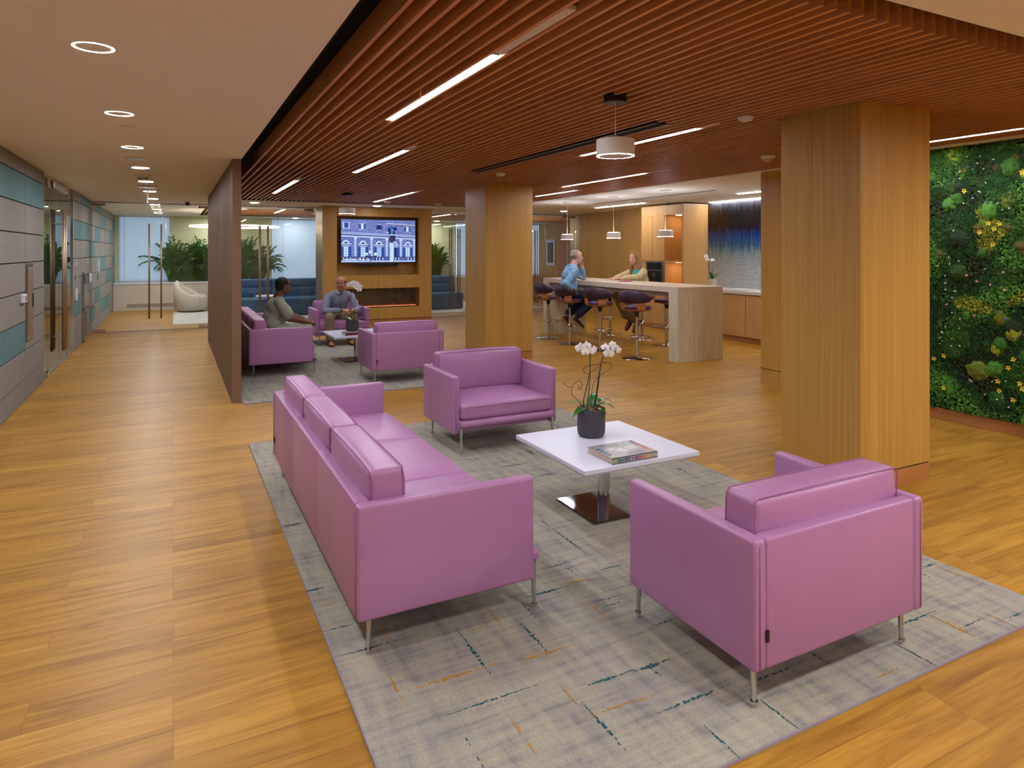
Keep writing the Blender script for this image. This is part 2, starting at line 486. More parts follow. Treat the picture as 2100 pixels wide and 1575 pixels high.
# ------------------------------------------------------------------ camera, world, view
cam = bpy.data.cameras.new('camera'); co = bpy.data.objects.new('camera', cam); COL.objects.link(co)
co.location = (0, 0, 1.6); co.rotation_euler = (R(90), 0, -R(26.966))
cam.sensor_width = 36; cam.lens = 36*1366/2100; cam.shift_y = -272.5/2100; cam.clip_end = 200
S.camera = co
w = bpy.data.worlds.new('daylight'); S.world = w; w.use_nodes = True
bg = w.node_tree.nodes['Background']; bg.inputs[1].default_value = 1.05
_nt = w.node_tree; _tc = N(_nt, 'ShaderNodeTexCoord'); _sp = N(_nt, 'ShaderNodeSeparateXYZ'); _nt.links.new(_tc.outputs['Generated'], _sp.inputs[0])
_rp = ramp(_nt, [(.35, (.5, .5, .5, 1)), (.65, (1.0, 1.2, 1.5, 1))], _sp.outputs['Y'])
_mr = N(_nt, 'ShaderNodeMapRange'); _mr.inputs['From Min'].default_value = -1; _nt.links.new(_sp.outputs['Y'], _mr.inputs['Value']); _nt.links.new(_mr.outputs[0], _rp.inputs[0])
_nt.links.new(_rp.outputs[0], bg.inputs[0])
S.view_settings.view_transform = 'Standard'; S.view_settings.look = 'None'
S.view_settings.exposure = 0.04; S.view_settings.gamma = 1; S.view_settings.use_curve_mapping = False

def arealight(name, loc, sx, sy, power, col, rot=(0,0,0), spread=None):
    l = bpy.data.lights.new(name, 'AREA'); l.shape = 'RECTANGLE'; l.size = sx; l.size_y = sy; l.energy = power; l.color = col
    if spread: l.spread = spread
    o = bpy.data.objects.new(name, l); COL.objects.link(o); o.location = loc; o.rotation_euler = rot
    return o

# ------------------------------------------------------------------ the shell
CZ = 2.57
bm = nb(); box(bm, -5, 12, -6.2, 20.95, -.1, 0); struct(mk('floor', bm, 'floor'))

def ceil_box(x0, x1, y0, y1, z0=CZ, z1=2.86, m='ceiling'):
    bm = nb(); box(bm, x0, x1, y0, y1, z0, z1); return struct(mk('ceiling', bm, m))
ceil_box(-5, .642, -6.2, 20.95)
ceil_box(.642, 7, -6.2, 1.64)
ceil_box(6.36, 7.0, 1.64, 5.6)
ceil_box(6.36, 12, 5.6, 13.6)
ceil_box(.642, 12, 13.6, 16.25)
ceil_box(.642, 12, 19.9, 20.95)
bm = nb()     # black plenum above the slats
box(bm, .6, 12, 1.5, 20.5, 2.9, 2.95)
box(bm, .644, .654, 1.64, 13.6, 2.575, 2.9); box(bm, .644, .654, 16.25, 19.9, 2.575, 2.9)
box(bm, .644, 6.36, 1.642, 1.652, 2.575, 2.9); box(bm, .644, 6.36, 13.588, 13.598, 2.575, 2.9)
box(bm, 6.348, 6.358, 1.64, 13.6, 2.58, 2.9)
box(bm, .644, 12, 16.252, 16.262, 2.575, 2.9); box(bm, .644, 12, 19.888, 19.898, 2.575, 2.9)
struct(mk('ceiling', bm, 'black'))

# left wall: felt panels with sunk joints
bm = nb(); box(bm, -1.6, -1.425, -6.2, 9.87, 0, CZ); box(bm, -1.6, -1.425, 12.53, 20.95, 0, CZ); wl = struct(mk('wall_left', bm, 'gap'))
rows = [0, .23, .54, .85, 1.165, 1.48, 1.79, 2.105, 2.415, CZ]      # bottom to top
def panels(ys, teal, prefix):
    fb, tb = nb(), nb()
    for i in range(len(ys)-1):
        for j in range(9):
            b_ = tb if (8-j, i) in teal else fb
            box(b_, -1.43, -1.41, ys[i]+.006, ys[i+1]-.006, rows[j]+.006, rows[j+1]-.006)
    mk('felt_panels', fb, 'felt', wl); mk('teal_panels', tb, 'teal_panel', wl)
panels([-5.91+i*1.17 for i in range(12)]+[7.54, 8.705, 9.87], {(1,12),(1,13),(6,12),(3,9),(5,6),(2,4)}, 'near')
panels([12.53, 13.55, 14.72, 15.8, 16.97, 18.1, 19.2, 20.1, 20.92],
       {(0,1),(0,3),(1,4),(1,7),(2,0),(2,1),(2,3),(2,6),(3,2),(4,4),(4,7),(5,1),(5,5),(5,6),(6,0),(6,3),(6,7),(7,2),(7,4),(7,5)}, 'far')

# room behind the left glass doors
bm = nb(); box(bm, -5, -4.9, 8, 14, 0, CZ); box(bm, -5, -1.6, 8, 8.1, 0, CZ); box(bm, -5, -1.6, 14, 14.1, 0, CZ)
struct(mk('wall_side_room', bm, 'olive'))
# window wall at the far end
bm = nb()
Y = 20.9
for x0, x1 in ((-1.6,-1.33),(-.06,2.6),(5.3,8.5)): box(bm, x0, x1, Y, Y+.15, .75, CZ)
box(bm, -1.6, 12, Y, Y+.15, 0, .75)
struct(mk('wall_far', bm, 'olive'))
for k, (x0, x1) in enumerate(((-1.33,-.06),(2.6,5.3),(8.5,11.7))):
    bm = nb()
    for a in ((x0, x0+.03, .78, CZ), (x1-.03, x1, .78, CZ), (x0, x1, .75, .79), (x0, x1, CZ-.03, CZ)):
        box(bm, a[0], a[1], Y+.02, Y+.08, a[2], a[3])
    wo = struct(mk('window_%d' % (k+1), bm, 'white'))
    bm = nb(); box(bm, x0, x1, Y+.1, Y+.106, .78, CZ); mk('window_pane', bm, 'glass', wo)
    bl = thing('window_blind', ['white venetian blind over the corridor end window', 'white venetian blind behind the long blue sofa', 'white venetian blind at the right end of the lounge'][k], 'blind', ((x0+x1)/2, Y-.03, .79), 0, 'venetian blinds')
    bm = nb(); n = 62
    for i in range(n):
        z = .02+i*(CZ-.83)/n; a = R(62); h = .016
        dy, dz = math.cos(a)*h, math.sin(a)*h
        vs = [bm.verts.new(p) for p in ((x0+.03-(x0+x1)/2, -dy, z-dz), (x1-.03-(x0+x1)/2, -dy, z-dz), (x1-.03-(x0+x1)/2, dy, z+dz), (x0+.03-(x0+x1)/2, dy, z+dz))]
        bm.faces.new(vs)
    mk('blind_slats', bm, 'blind', bl)
    bm = nb(); w2 = (x1-x0)/2
    for t in (-.75, .75):
        box(bm, t*w2-.006, t*w2+.006, -.018, -.016, 0, CZ-.8)
    box(bm, -w2+.03, w2-.03, -.02, .02, CZ-.83, CZ-.8)
    mk('blind_tapes', bm, 'white', bl)
# planter ledge
t = thing('planter_ledge', 'long cream panelled ledge with grille under the windows', 'planter', (5, 20.7, 0))
bm = nb(); box(bm, -6.41, 6.7, -.2, .18, 0, .7, .003, 1); mk('ledge_body', bm, 'cream', t)
bm = nb(); box(bm, -6.41, 6.7, -.22, .18, .7, .75, .004, 1); mk('ledge_top', bm, 'white', t)
bm = nb()
for k in range(4): box(bm, -6.1, -4.6, -.203, -.2, .09+k*.025, .1+k*.025)
mk('air_grille', bm, 'blackplastic', t)
# right side walls
bm = nb(); box(bm, -1.6, 6.9, -6.2, -6.05, 0, CZ); struct(mk('wall_back', bm, 'cream'))
bm = nb(); box(bm, 6.56, 6.9, -6.05, 4.4, 0, CZ); box(bm, 6.45, 6.9, 4.4, 5.92, 0, CZ)
struct(mk('wall_right', bm, 'oak'))
bm = nb(); box(bm, 6.448, 6.9, 5.914, 5.926, .16, .17); box(bm, 6.447, 6.452, 4.4, 5.92, .16, .168)
struct(mk('trim_1', bm, 'oak_dark'))
bm = nb(); box(bm, 6.51, 6.56, 1.7, 4.4, 0, .11, .002, 1); struct(mk('baseboard_right', bm, 'oak_base'))
bm = nb(); box(bm, 9.55, 9.7, 5.6, 10.1, 0, CZ); box(bm, 9.55, 9.7, 10.09, 14.87, 0, CZ)
struct(mk('wall_kitchen', bm, 'oak'))
bm = nb(); box(bm, 6.9, 9.55, 5.6, 5.7, 0, CZ); struct(mk('wall_kitchen_near', bm, 'oak'))
bm = nb(); box(bm, 9.535, 9.549, 5.7, 10.088, .9, CZ-.02); tag(mk('mosaic_mural', bm, 'mosaic'), 'glass mosaic mural of dark rain over silver behind the sink counter', 'mural')
# wood volume at kitchen's far end and lounge right wall
bm = nb(); box(bm, 9.74, 12, 14.87, 15.6, 0, CZ-.03)
wv = struct(mk('wall_back_kitchen', bm, 'oak_panel'))
bm = nb(); box(bm, 10.611, 10.619, 14.866, 14.87, 0, CZ-.04); box(bm, 9.74, 12, 14.866, 14.87, .06, .068); mk('panel_joint', bm, 'oak_dark', wv)
bm = nb(); box(bm, 9.73, 9.738, 14.87, 15.6, 0, CZ-.03); mk('grey_return', bm, 'champagne', wv)
bm = nb(); box(bm, 11.7, 12, 15.6, 20.9, 0, CZ); struct(mk('wall_lounge', bm, 'oak'))

# ------------------------------------------------------------------ slatted ceilings
def slats(x0, x1, y0, y1, joint, name, label, holes=()):
    t = thing(name, label, 'ceiling', ((x0+x1)/2, (y0+y1)/2, 2.576))
    bm = nb(); x = x0; k = 0
    while x < x1:
        segs = [y0]; y = joint
        while y < y1: segs += [y]; y += 2.44
        segs += [y1]
        for a, b in zip(segs, segs[1:]):
            cuts = [(a+.005, b-.005)]
            for hx0, hx1, hy0, hy1 in holes:
                if hx0 < x+.01 < hx1:
                    nc = []
                    for c, d in cuts:
                        if hy0 >= d or hy1 <= c: nc.append((c, d))
                        else:
                            if hy0 > c: nc.append((c, hy0))
                            if hy1 < d: nc.append((hy1, d))
                    cuts = nc
            for c, d in cuts:
                if d-c > .02: box(bm, x, x+.021, c, d, 2.576, 2.7)
        x += .082
    mk('slats', bm, 'slat', t, off=t.location)
    bm = nb(); y = y0+.4
    while y < y1: box(bm, x0, x1, y, y+.03, 2.705, 2.73); y += 1.2
    mk('hanging_rails', bm, 'black', t, off=t.location)
PILL = [(3.985+.035, 4.77, 2.858, 3.50), (4.002, 4.777, 8.716, 9.45)]
slats(.815, 6.33, 1.797, 13.55, 4.0, 'slatted_ceiling', 'reddish wood slatted ceiling hanging over the lilac seating areas',
      [(3.99, 4.80, 2.83, 3.53), (3.97, 4.81, 8.69, 9.48)])
slats(.72, 11.9, 16.3, 19.85, 17.5, 'slatted_ceiling', 'reddish wood slatted ceiling over the lounge behind the glass wall')

# pillars
for k, (x0, x1, y0, y1) in enumerate(PILL):
    lab = ['thick oak-clad pillar in the right foreground beside the moss wall', 'oak-clad pillar in the middle between fireplace and bar'][k]
    t = thing('pillar', lab, 'pillar', ((x0+x1)/2, (y0+y1)/2, 0), 0, 'oak-clad pillars')
    bm = nb(); box(bm, x0, x1, y0, y1, .115, 2.76, .003, 1); mk('cladding', bm, 'oak', t, off=t.location)
    bm = nb(); box(bm, x0+.006, x1-.006, y0+.006, y1-.006, .105, .116); mk('shadow_gap', bm, 'oak_dark', t, off=t.location)
    bm = nb(); box(bm, x0, x1, y0, y1, 0, .106, .002, 1); mk('base_board', bm, 'oak_base', t, off=t.location)

# ------------------------------------------------------------------ fin screen partition
t = thing('fin_screen', 'tall brown metal fin screen dividing corridor from seating', 'partition', (.6, 10.25, 0))
bm = nb(); box(bm, .575, .615, 7.56, 12.95, .01, CZ-.012)
mk('core', bm, 'partition', t, off=t.location)
bm = nb(); y = 7.60
while y < 12.93:
    box(bm, .552, .64, y, y+.022, .01, CZ-.012); y += .066
mk('fins', bm, 'partition', t, off=t.location)
for a, b in ((7.545, 7.565), (12.945, 12.965)):
    bm = nb(); box(bm, .55, .64, a, b, .012, CZ-.003, .002, 1); mk('end_plate', bm, 'partition', t, off=t.location)
bm = nb(); box(bm, .545, .65, 7.545, 12.965, 0, .012); mk('floor_track', bm, 'steel', t, off=t.location)
def dotat(y, z):
    y = 7.611+round((y-7.6)/.066)*.066
    bm = nb(); ell(bm, (.552, y, z), (.003, .004, .004), sub=1); mk('stud', bm, 'dot', t, off=t.location)
for i in range(14): dotat(7.8+i*.33, 1.33-.001*i); dotat(7.8+i*.33, 1.185-.09*i/14)
for i in range(9): dotat(7.9+.2*i, 1.62+.045*((i*5) % 7)); dotat(8.0+.3*i, 1.78-.02*i)
for y, z in ((7.7,.9),(8.1,.75),(8.6,.82),(9.2,.68),(9.8,.6),(7.9,.5),(8.4,.42),(7.66,.36),(9,.95),(10.2,.85),(8.3,2.1),(9.4,2.2),(10.5,2.05),(7.75,2.25),(11.5,2.3),(7.6,.12),(8.7,.2)): dotat(y, z)

# ------------------------------------------------------------------ glass fronts
def pull(bm, x, y, z0, z1, r=.016, axis='y', off=.07):
    for s in (-1, 1):
        px, py = (x, y+s*off) if axis == 'y' else (x+s*off, y)
        tube(bm, [(px, py, z0), (px, py, z1)], r, 12)
    for z in (z0+.2, z1-.2):
        a = (x, y-off, z) if axis == 'y' else (x-off, y, z); b = (x, y+off, z) if axis == 'y' else (x+off, y, z)
        tube(bm, [a, b], .008, 8)

def glassfront(label, panes, pulls, fits, yy=15.3, posts=()):
    t = thing('glass_front', label, 'glass wall', ((panes[0][0]+panes[-1][1])/2, yy, 0), 0, 'frameless glass fronts of the lounge')
    L = t.location
    for a, b, door in panes:
        bm = nb(); box(bm, a+.004, b-.004, yy-.006, yy+.006, .01, 2.55)
        mk('door_leaf' if door else 'glass_pane', bm, 'glass', t, off=L)
    for x in pulls:
        bm = nb(); pull(bm, x, yy, .24, 2.15); mk('door_pull', bm, 'bronze', t, True, off=L)
    for a, b, z0, z1 in fits:
        bm = nb(); box(bm, a, b, yy-.018, yy+.018, z0, z1, .002, 1); mk('patch_fitting', bm, 'bronze', t, off=L)
    bm = nb(); box(bm, panes[0][0], panes[-1][1], yy-.02, yy+.02, 2.55, 2.567); mk('head_channel', bm, 'steel', t, off=L)
    bm = nb(); box(bm, panes[0][0], panes[-1][1], yy-.012, yy+.012, .001, .01); mk('floor_channel', bm, 'steel', t, off=L)
glassfront('frameless glass double doors across the end of the corridor', [(-1.41,-.326,True),(-.326,.66,True)], [-.43,-.215],
           [(-1.40,-1.19,2.49,2.54),(-1.40,-1.19,.015,.07),(.47,.65,2.49,2.54),(.47,.65,.015,.07)])
glassfront('frameless glass doors left of the fireplace block', [(.66,1.2,False),(1.2,1.751,True),(1.751,2.82,True)], [1.67,1.835],
           [(1.2,1.38,.015,.07),(2.6,2.8,2.49,2.54)])
glassfront('frameless glass wall between fireplace block and kitchen', [(5.32,6.2,True),(6.2,7.3,True),(7.3,8.77,False),(8.77,9.72,True)], [6.09,6.31,8.5],
           [(9.3,9.7,2.49,2.54),(6.0,6.2,2.5,2.54)])
# left double glass door in felt wall
t = thing('glass_double_door', 'frameless double glass doors in the felt-panelled left wall', 'door', (-1.43, 11.2, 0)); L = t.location
for a, b, nme in ((9.87, 10.2, 'side_light'), (10.2, 11.15, 'door_leaf'), (11.15, 12.08, 'door_leaf'), (12.08, 12.5, 'side_light')):
    bm = nb(); box(bm, -1.436, -1.424, a+.004, b-.004, .01, 2.54); mk(nme, bm, 'glass', t, off=L)
for y in (11.06, 11.24):
    bm = nb(); pull(bm, -1.43, y, .22, 2.18, .019, 'x', .075); mk('door_pull', bm, 'bronze', t, True, off=L)
bm = nb()
for y in (10.2, 12.08):
    box(bm, -1.45, -1.41, y-.05, y+.07, 2.42, 2.53, .002, 1); box(bm, -1.45, -1.41, y-.05, y+.07, .012, .07, .002, 1)
mk('patch_fitting', bm, 'chrome', t, off=L)
bm = nb(); box(bm, -1.46, -1.40, 10.6, 11.9, 2.44, 2.53, .004, 1); mk('door_closer', bm, 'steel', t, off=L)
bm = nb(); box(bm, -1.445, -1.415, 9.87, 12.5, .001, .012); mk('floor_channel', bm, 'steel', t, off=L)
bm = nb(); box(bm, -1.45, -1.405, 12.49, 12.53, 0, 2.56); mk('mirror_post', bm, 'chrome', t, off=L)

# ------------------------------------------------------------------ fireplace block
FX0, FX1, FY = 2.85, 5.32, 14.55
t = thing('fireplace_wall', 'oak fireplace block with recess for the television', 'fireplace', ((FX0+FX1)/2, FY+.4, 0)); L = t.location
def ring_faces(bm, x0, x1, z0, z1, holes, y0, y1):
    """front made of boxes around rectangular holes (stacked, same x span)"""
    hx0, hx1 = holes[0][0], holes[0][1]
    box(bm, x0, hx0, y0, y1, z0, z1); box(bm, hx1, x1, y0, y1, z0, z1)
    zs = [z0]
    for h in holes: zs += [h[2], h[3]]
    zs += [z1]
    for a, b in zip(zs[::2], zs[1::2]): box(bm, hx0, hx1, y0, y1, a, b)
bm = nb(); ring_faces(bm, FX0+.01, FX1, .09, 2.565, [(3.157,5.024,.345,.775),(3.157,5.024,1.07,2.365)], FY, FY+.22)
mk('front_cladding', bm, 'oak', t, off=L)
bm = nb(); box(bm, FX0+.01, FX1, FY+.35, FY+.75, 0, 2.565); box(bm, FX0+.01, FX1, FY+.22, FY+.36, .78, 1.07); box(bm, FX0+.01, FX1, FY+.22, FY+.36, 0, .34)
box(bm, FX0+.01, 3.157, FY+.2, FY+.4, 0, 2.565); box(bm, 5.024, FX1, FY+.2, FY+.4, 0, 2.565); box(bm, 3.1, 5.1, FY+.22, FY+.36, 2.365, 2.565)
mk('carcass', bm, 'oak', t, off=L)
bm = nb(); box(bm, FX0-.002, FX0+.01, FY+.01, FY+.75, 0, 2.565); mk('metal_side', bm, 'champagne', t, off=L)
bm = nb(); box(bm, FX0+.01, FX1, FY+.01, FY+.25, 0, .08); mk('base_board', bm, 'oak_base', t, off=L)
bm = nb()
for z0, z1 in ((.09,.345),(.775,1.07),(2.365,2.565)): box(bm, 4.078, 4.084, FY-.001, FY, z0, z1)
box(bm, FX0+.01, FX1, FY-.001, FY, .08, .088)
mk('panel_joint', bm, 'oak_dark', t, off=L)
# the fire
bm = nb(); box(bm, 3.16, 5.02, FY+.3, FY+.31, .347, .773); box(bm, 3.16, 5.02, FY+.05, FY+.3, .346, .36); mk('firebox', bm, mat('brown_firebox', (74,54,40), .35), t, off=L)
bm = nb()
random.seed(3)
x = 3.2
while x < 4.98:
    ell(bm, (x, FY+.12+random.uniform(-.02,.03), .368), (.016,.016,.011), sub=1); x += .024
mk('ember_bed', bm, emit('ember_glow', (255,140,100), 1.1), t, off=L)
bm = nb(); x = 3.2
while x < 4.96:
    h = random.uniform(.025, .10)*(1 if math.sin(x*17) > -.3 else .5); wd = random.uniform(.005, .011); y = FY+.15+random.uniform(-.01,.03)
    tube(bm, [(x, y, .365), (x+random.uniform(-.01,.01), y, .365+h*.4), (x+random.uniform(-.015,.015), y, .365+h)], [wd, wd*.8, .001], 6)
    x += random.uniform(.018, .05)
mk('flames', bm, emit('flame_glow', (190,64,36), .5), t, off=L)
bm = nb(); box(bm, 3.158, 5.023, FY+.02, FY+.024, .347, .773); mk('fire_glass', bm, 'glass', t, off=L)

# television
TX0, TX1, TZ0, TZ1, TY = 3.262, 4.947, 1.355, 2.296, 14.62
t = thing('television', 'large wall television showing an old palace facade in blue light', 'television', ((TX0+TX1)/2, TY+.03, TZ0)); L = t.location
bm = nb(); box(bm, TX0-.012, TX1+.012, TY, TY+.05, TZ0-.012, TZ1+.012, .004, 1); box(bm, 3.9, 4.3, TY+.05, TY+.29, 1.6, 2.0); mk('casing', bm, 'screen_black', t, off=L)
TW, TH = TX1-TX0, TZ1-TZ0
cols = {'sky': (150,175,245), 'pale': (176,196,250), 'stone': (110,124,190), 'mid': (84,98,166), 'shut': (40,78,160), 'dark': (22,28,62), 'lite': (196,222,255), 'line': (52,58,104), 'blue': (60,130,240), 'brown': (84,72,84)}
ck = list(cols); cm = []
for k in ck:
    m_, nt, b_ = base('screen_'+k)
    nz = N(nt, 'ShaderNodeTexNoise', Scale=75.0, Detail=5); nt.links.new(coords(nt), nz.inputs['Vector'])
    amp = {'stone': .4, 'mid': .4, 'brown': .5}.get(k, .12)
    c = lin(cols[k]); r_ = ramp(nt, [(.38, tuple(v*(1-amp) for v in c[:3])+(1,)), (.62, tuple(min(1, v*(1+amp)) for v in c[:3])+(1,))], nz.outputs['Fac'])
    b_.inputs['Base Color'].default_value = (0,0,0,1); b_.inputs['Roughness'].default_value = .15
    nt.links.new(r_.outputs[0], b_.inputs['Emission Color']); b_.inputs['Emission Strength'].default_value = 1.0
    cm.append(m_)
bm = nb()
def sq(u0, v0, u1, v1, k, lay, sk=True):
    """u to the right, v downward, both 0..1; facade drops slightly to the right"""
    y = TY-.0005-.0005*lay
    def P(u, v):
        if sk: v = v+u*.10*(1-v)
        return (TX0+max(0,min(1,u))*TW, y, TZ1-max(0,min(1,v))*TH)
    f = bm.faces.new([bm.verts.new(P(*q)) for q in ((u0,v0),(u1,v0),(u1,v1),(u0,v1))]); f.material_index = ck.index(k)
def disc(u, v, r, k, lay, n=14, half=False):
    y = TY-.0005-.0005*lay; c = (TX0+u*TW, TZ1-v*TH)
    f = bm.faces.new([bm.verts.new((c[0]+r*TW*math.cos(a), y, c[1]+r*TW*math.sin(a))) for a in [(math.pi if half else 2*math.pi)*i/(n-(1 if half else 0)) for i in range(n)]]); f.material_index = ck.index(k)
sq(0,0,1,1,'stone',0, False)
_r = random.Random(9)
for i in range(150):
    u_, v_ = _r.random()*.97, _r.uniform(.05,.27) if i < 60 else _r.uniform(.45,.85)
    sq(u_, v_, u_+_r.uniform(.008,.03), v_+_r.uniform(.006,.016), _r.choice(['pale','line','mid','pale']), 1)
sq(.6,0,1,.035,'pale',1); sq(.5,.0,1,.01,'brown',1); sq(.62,.035,1,.06,'brown',1)
sq(0,.29,1,.34,'pale',1); sq(0,.345,1,.365,'line',1)
for i in range(60): sq(i/60+.003, .30, i/60+.009, .33, 'line', 2)
sq(0,.365,1,.41,'pale',1); sq(0,.41,1,.425,'line',2)
for cx, kind in ((.065,0),(.275,1),(.50,2),(.70,3),(.89,1)):
    sq(cx-.045,.06,cx+.045,.21,'pale',1)
    if kind == 0: sq(cx-.025,.07,cx+.028,.19,'shut',2)
    else:
        sq(cx-.045,.07,cx-.017,.20,'shut',2); sq(cx+.017,.07,cx+.045,.20,'shut',2)
        sq(cx-.017,.075,cx+.017,.19, {1:'lite',2:'dark',3:'blue'}[kind],2)
for cx in (.185,.40,.605,.80,.985):
    sq(cx-.014,.42,cx+.014,.86,'pale',2); sq(cx-.022,.41,cx+.022,.44,'lite',3); sq(cx+.014,.44,cx+.019,.86,'line',2)
for k, cx in enumerate((.062,.285,.50,.705,.895)):
    sq(cx-.07,.56,cx+.07,.58,'lite',2); sq(cx-.075,.58,cx+.075,.588,'line',3)
    vv = .555+cx*.10*(1-.555)
    disc(cx, vv, .058, 'line', 2, 16, True); disc(cx, vv, .05, 'pale', 3, 16, True); disc(cx, vv, .02, 'line', 4, 10, True)
    sq(cx-.045,.60,cx+.045,.62,'pale',2)
    sq(cx-.07,.63,cx-.03,.87,'shut',2); sq(cx+.03,.63,cx+.07,.87,'shut',2)
    sq(cx-.03,.635,cx+.03,.865,'lite' if k in (0,1,4) else ('pale' if k == 2 else 'dark'),2)
    sq(cx-.002,.635,cx+.002,.865,'mid',3)
    for v in (.69,.75,.81): sq(cx-.03,v,cx+.03,v+.006,'mid',3)
sq(0,.865,1,.88,'line',4); sq(0,.88,1,.96,'mid',1); sq(0,.96,1,1,'pale',1)
for i in range(46):
    u = i/46
    if int(u*9) % 2 == 0: sq(u+.004,.885,u+.014,.955,'lite' if i % 2 else 'dark',3)
sq(.645,.54,.70,1,'lite',5, False); sq(.70,.54,.706,1,'mid',5, False)
sq(.635,.37,.72,.50,'dark',5, False); sq(.63,.345,.74,.36,'lite',6, False); sq(.65,.42,.70,.54,'line',6, False); sq(.61,.36,.65,.42,'stone',6,False)
for u0, v0, u1, v1, k in ((.62,.18,.65,.33,'dark'),(.65,.15,.72,.19,'shut'),(.66,.2,.685,.33,'blue'),(.69,.19,.735,.24,'dark'),(.69,.25,.715,.34,'dark'),(.64,.22,.66,.34,'line'),(.60,.28,.63,.31,'lite')): sq(u0,v0,u1,v1,k,7,False)
for u, v in ((.33,.79),(.38,.74),(.45,.79)): disc(u, v+.02, .022, 'lite', 6)
sq(.325,.83,.335,.97,'dark',6,False); sq(.375,.80,.385,.99,'dark',7,False); sq(.445,.83,.455,.97,'dark',6,False); sq(.33,.86,.45,.87,'dark',6,False)
mk('screen_picture', bm, cm, t, off=L, norm=False)
text('screen_caption', 'Palazzo Maffei, Verona, Italy', .052, emit('caption_white', (235,240,255), 1.0), t,
     Matrix.Translation(Vector((TX0+.05, TY-.006, TZ0+.045))-L) @ Matrix.Rotation(R(90), 4, 'X'))
o = nb(); box(o, 3.578, 4.524, TY-.06, TY+.02, 1.262, 1.335, .012, 3); tag(mk('soundbar', o, 'blackplastic'), 'long black soundbar below the television', 'speaker')
o = nb(); box(o, 4.78, 4.86, FY+.03, FY+.1, 1.071, 1.085, .003, 1); tag(mk('remote_control', o, 'blackplastic'), 'small black remote on the television recess ledge', 'remote')

# ------------------------------------------------------------------ felt-wall fittings
def wbox(name, label, cat, y0, y1, z0, z1, m, d=.02, x=-1.41, bev=.002):
    bm = nb(); box(bm, x, x+d, y0, y1, z0, z1, bev, 1); return tag(mk(name, bm, m), label, cat)
t = thing('extinguisher_cabinet', 'tall recessed steel cabinet in the left felt wall', 'cabinet', (-1.41, 8.91, .63))
bm = nb(); box(bm, 0, .012, -.19, .19, 0, .84, .002, 1); mk('frame', bm, 'steel', t)
bm = nb(); box(bm, .012, .018, -.14, .14, .05, .79, .002, 1); mk('door', bm, 'bronze', t)
bm = nb(); box(bm, .018, .026, .10, .125, .35, .5, .002, 1); mk('door_handle', bm, 'blackplastic', t)
t = thing('card_reader', 'small white card reader beside the steel cabinet', 'card reader', (-1.41, 8.55, 1.06))
bm = nb(); box(bm, 0, .03, -.1, .1, 0, .085, .004, 1); mk('housing', bm, 'white', t)
bm = nb(); box(bm, .03, .032, -.02, .06, .02, .065); mk('reader_window', bm, 'bronze', t)
t = thing('bottle_filler', 'steel bottle filling fountain on the left wall', 'drinking fountain', (-1.41, 13.95, .03))
bm = nb(); box(bm, 0, .03, -.25, .25, .56, 1.2, .004, 1); mk('back_plate', bm, 'steel', t)
bm = nb(); box(bm, .03, .1, -.2, .2, 1.0, 1.18, .01, 2); mk('filler_head', bm, 'chrome', t)
bm = nb(); box(bm, .1, .102, -.1, .1, 1.05, 1.13); mk('display', bm, mat('pale_display', (190,205,230), .3), t)
bm = nb(); box(bm, .03, .18, -.2, .2, .58, .61, .006, 1); mk('drip_tray', bm, 'steel', t)
bm = nb(); box(bm, 0, .03, -.25, .25, 0, .54, .003, 1); mk('grille_panel', bm, 'steel', t)
bm = nb()
for i in range(9):
    for j in range(16): box(bm, .03, .031, -.2+i*.046, -.18+i*.046, .06+j*.029, .075+j*.029)
mk('grille_holes', bm, 'black', t)
def sign(y, z, label, n):
    t = thing('wall_sign', label, 'sign', (-1.41, y, z), 0, 'small white wall signs')
    bm = nb(); box(bm, 0, .008, -.1, .1, -.04, .04, .002, 1); mk('plate', bm, 'white', t)
    bm = nb(); box(bm, .008, .009, -.08, .0, -.025, .03); box(bm, .008, .009, .02, .08, .005, .03); mk('lettering', bm, 'gap', t)
sign(12.85, 1.42, 'small white sign high beside the glass door post', 0)
sign(14.55, 1.42, 'small white sign above the bottle filler', 1)
wbox('wall_fitting', 'long vertical white piece on the felt wall past the glass doors', 'fitting', 16.3, 16.38, 1.16, 1.44, 'white', .04)  # upright white element, its use unknown
wbox('thermostat', 'small grey wall control under the long white piece', 'thermostat', 16.3, 16.42, 1.0, 1.12, 'steel')
wbox('light_switch', 'pale vertical switch plate below the door sign', 'switch', 12.75, 12.95, .80, .99, 'white')
t = wbox('push_button', 'small round-cornered door button below the door sign', 'button', 12.78, 12.86, 1.15, 1.22, 'chrome')

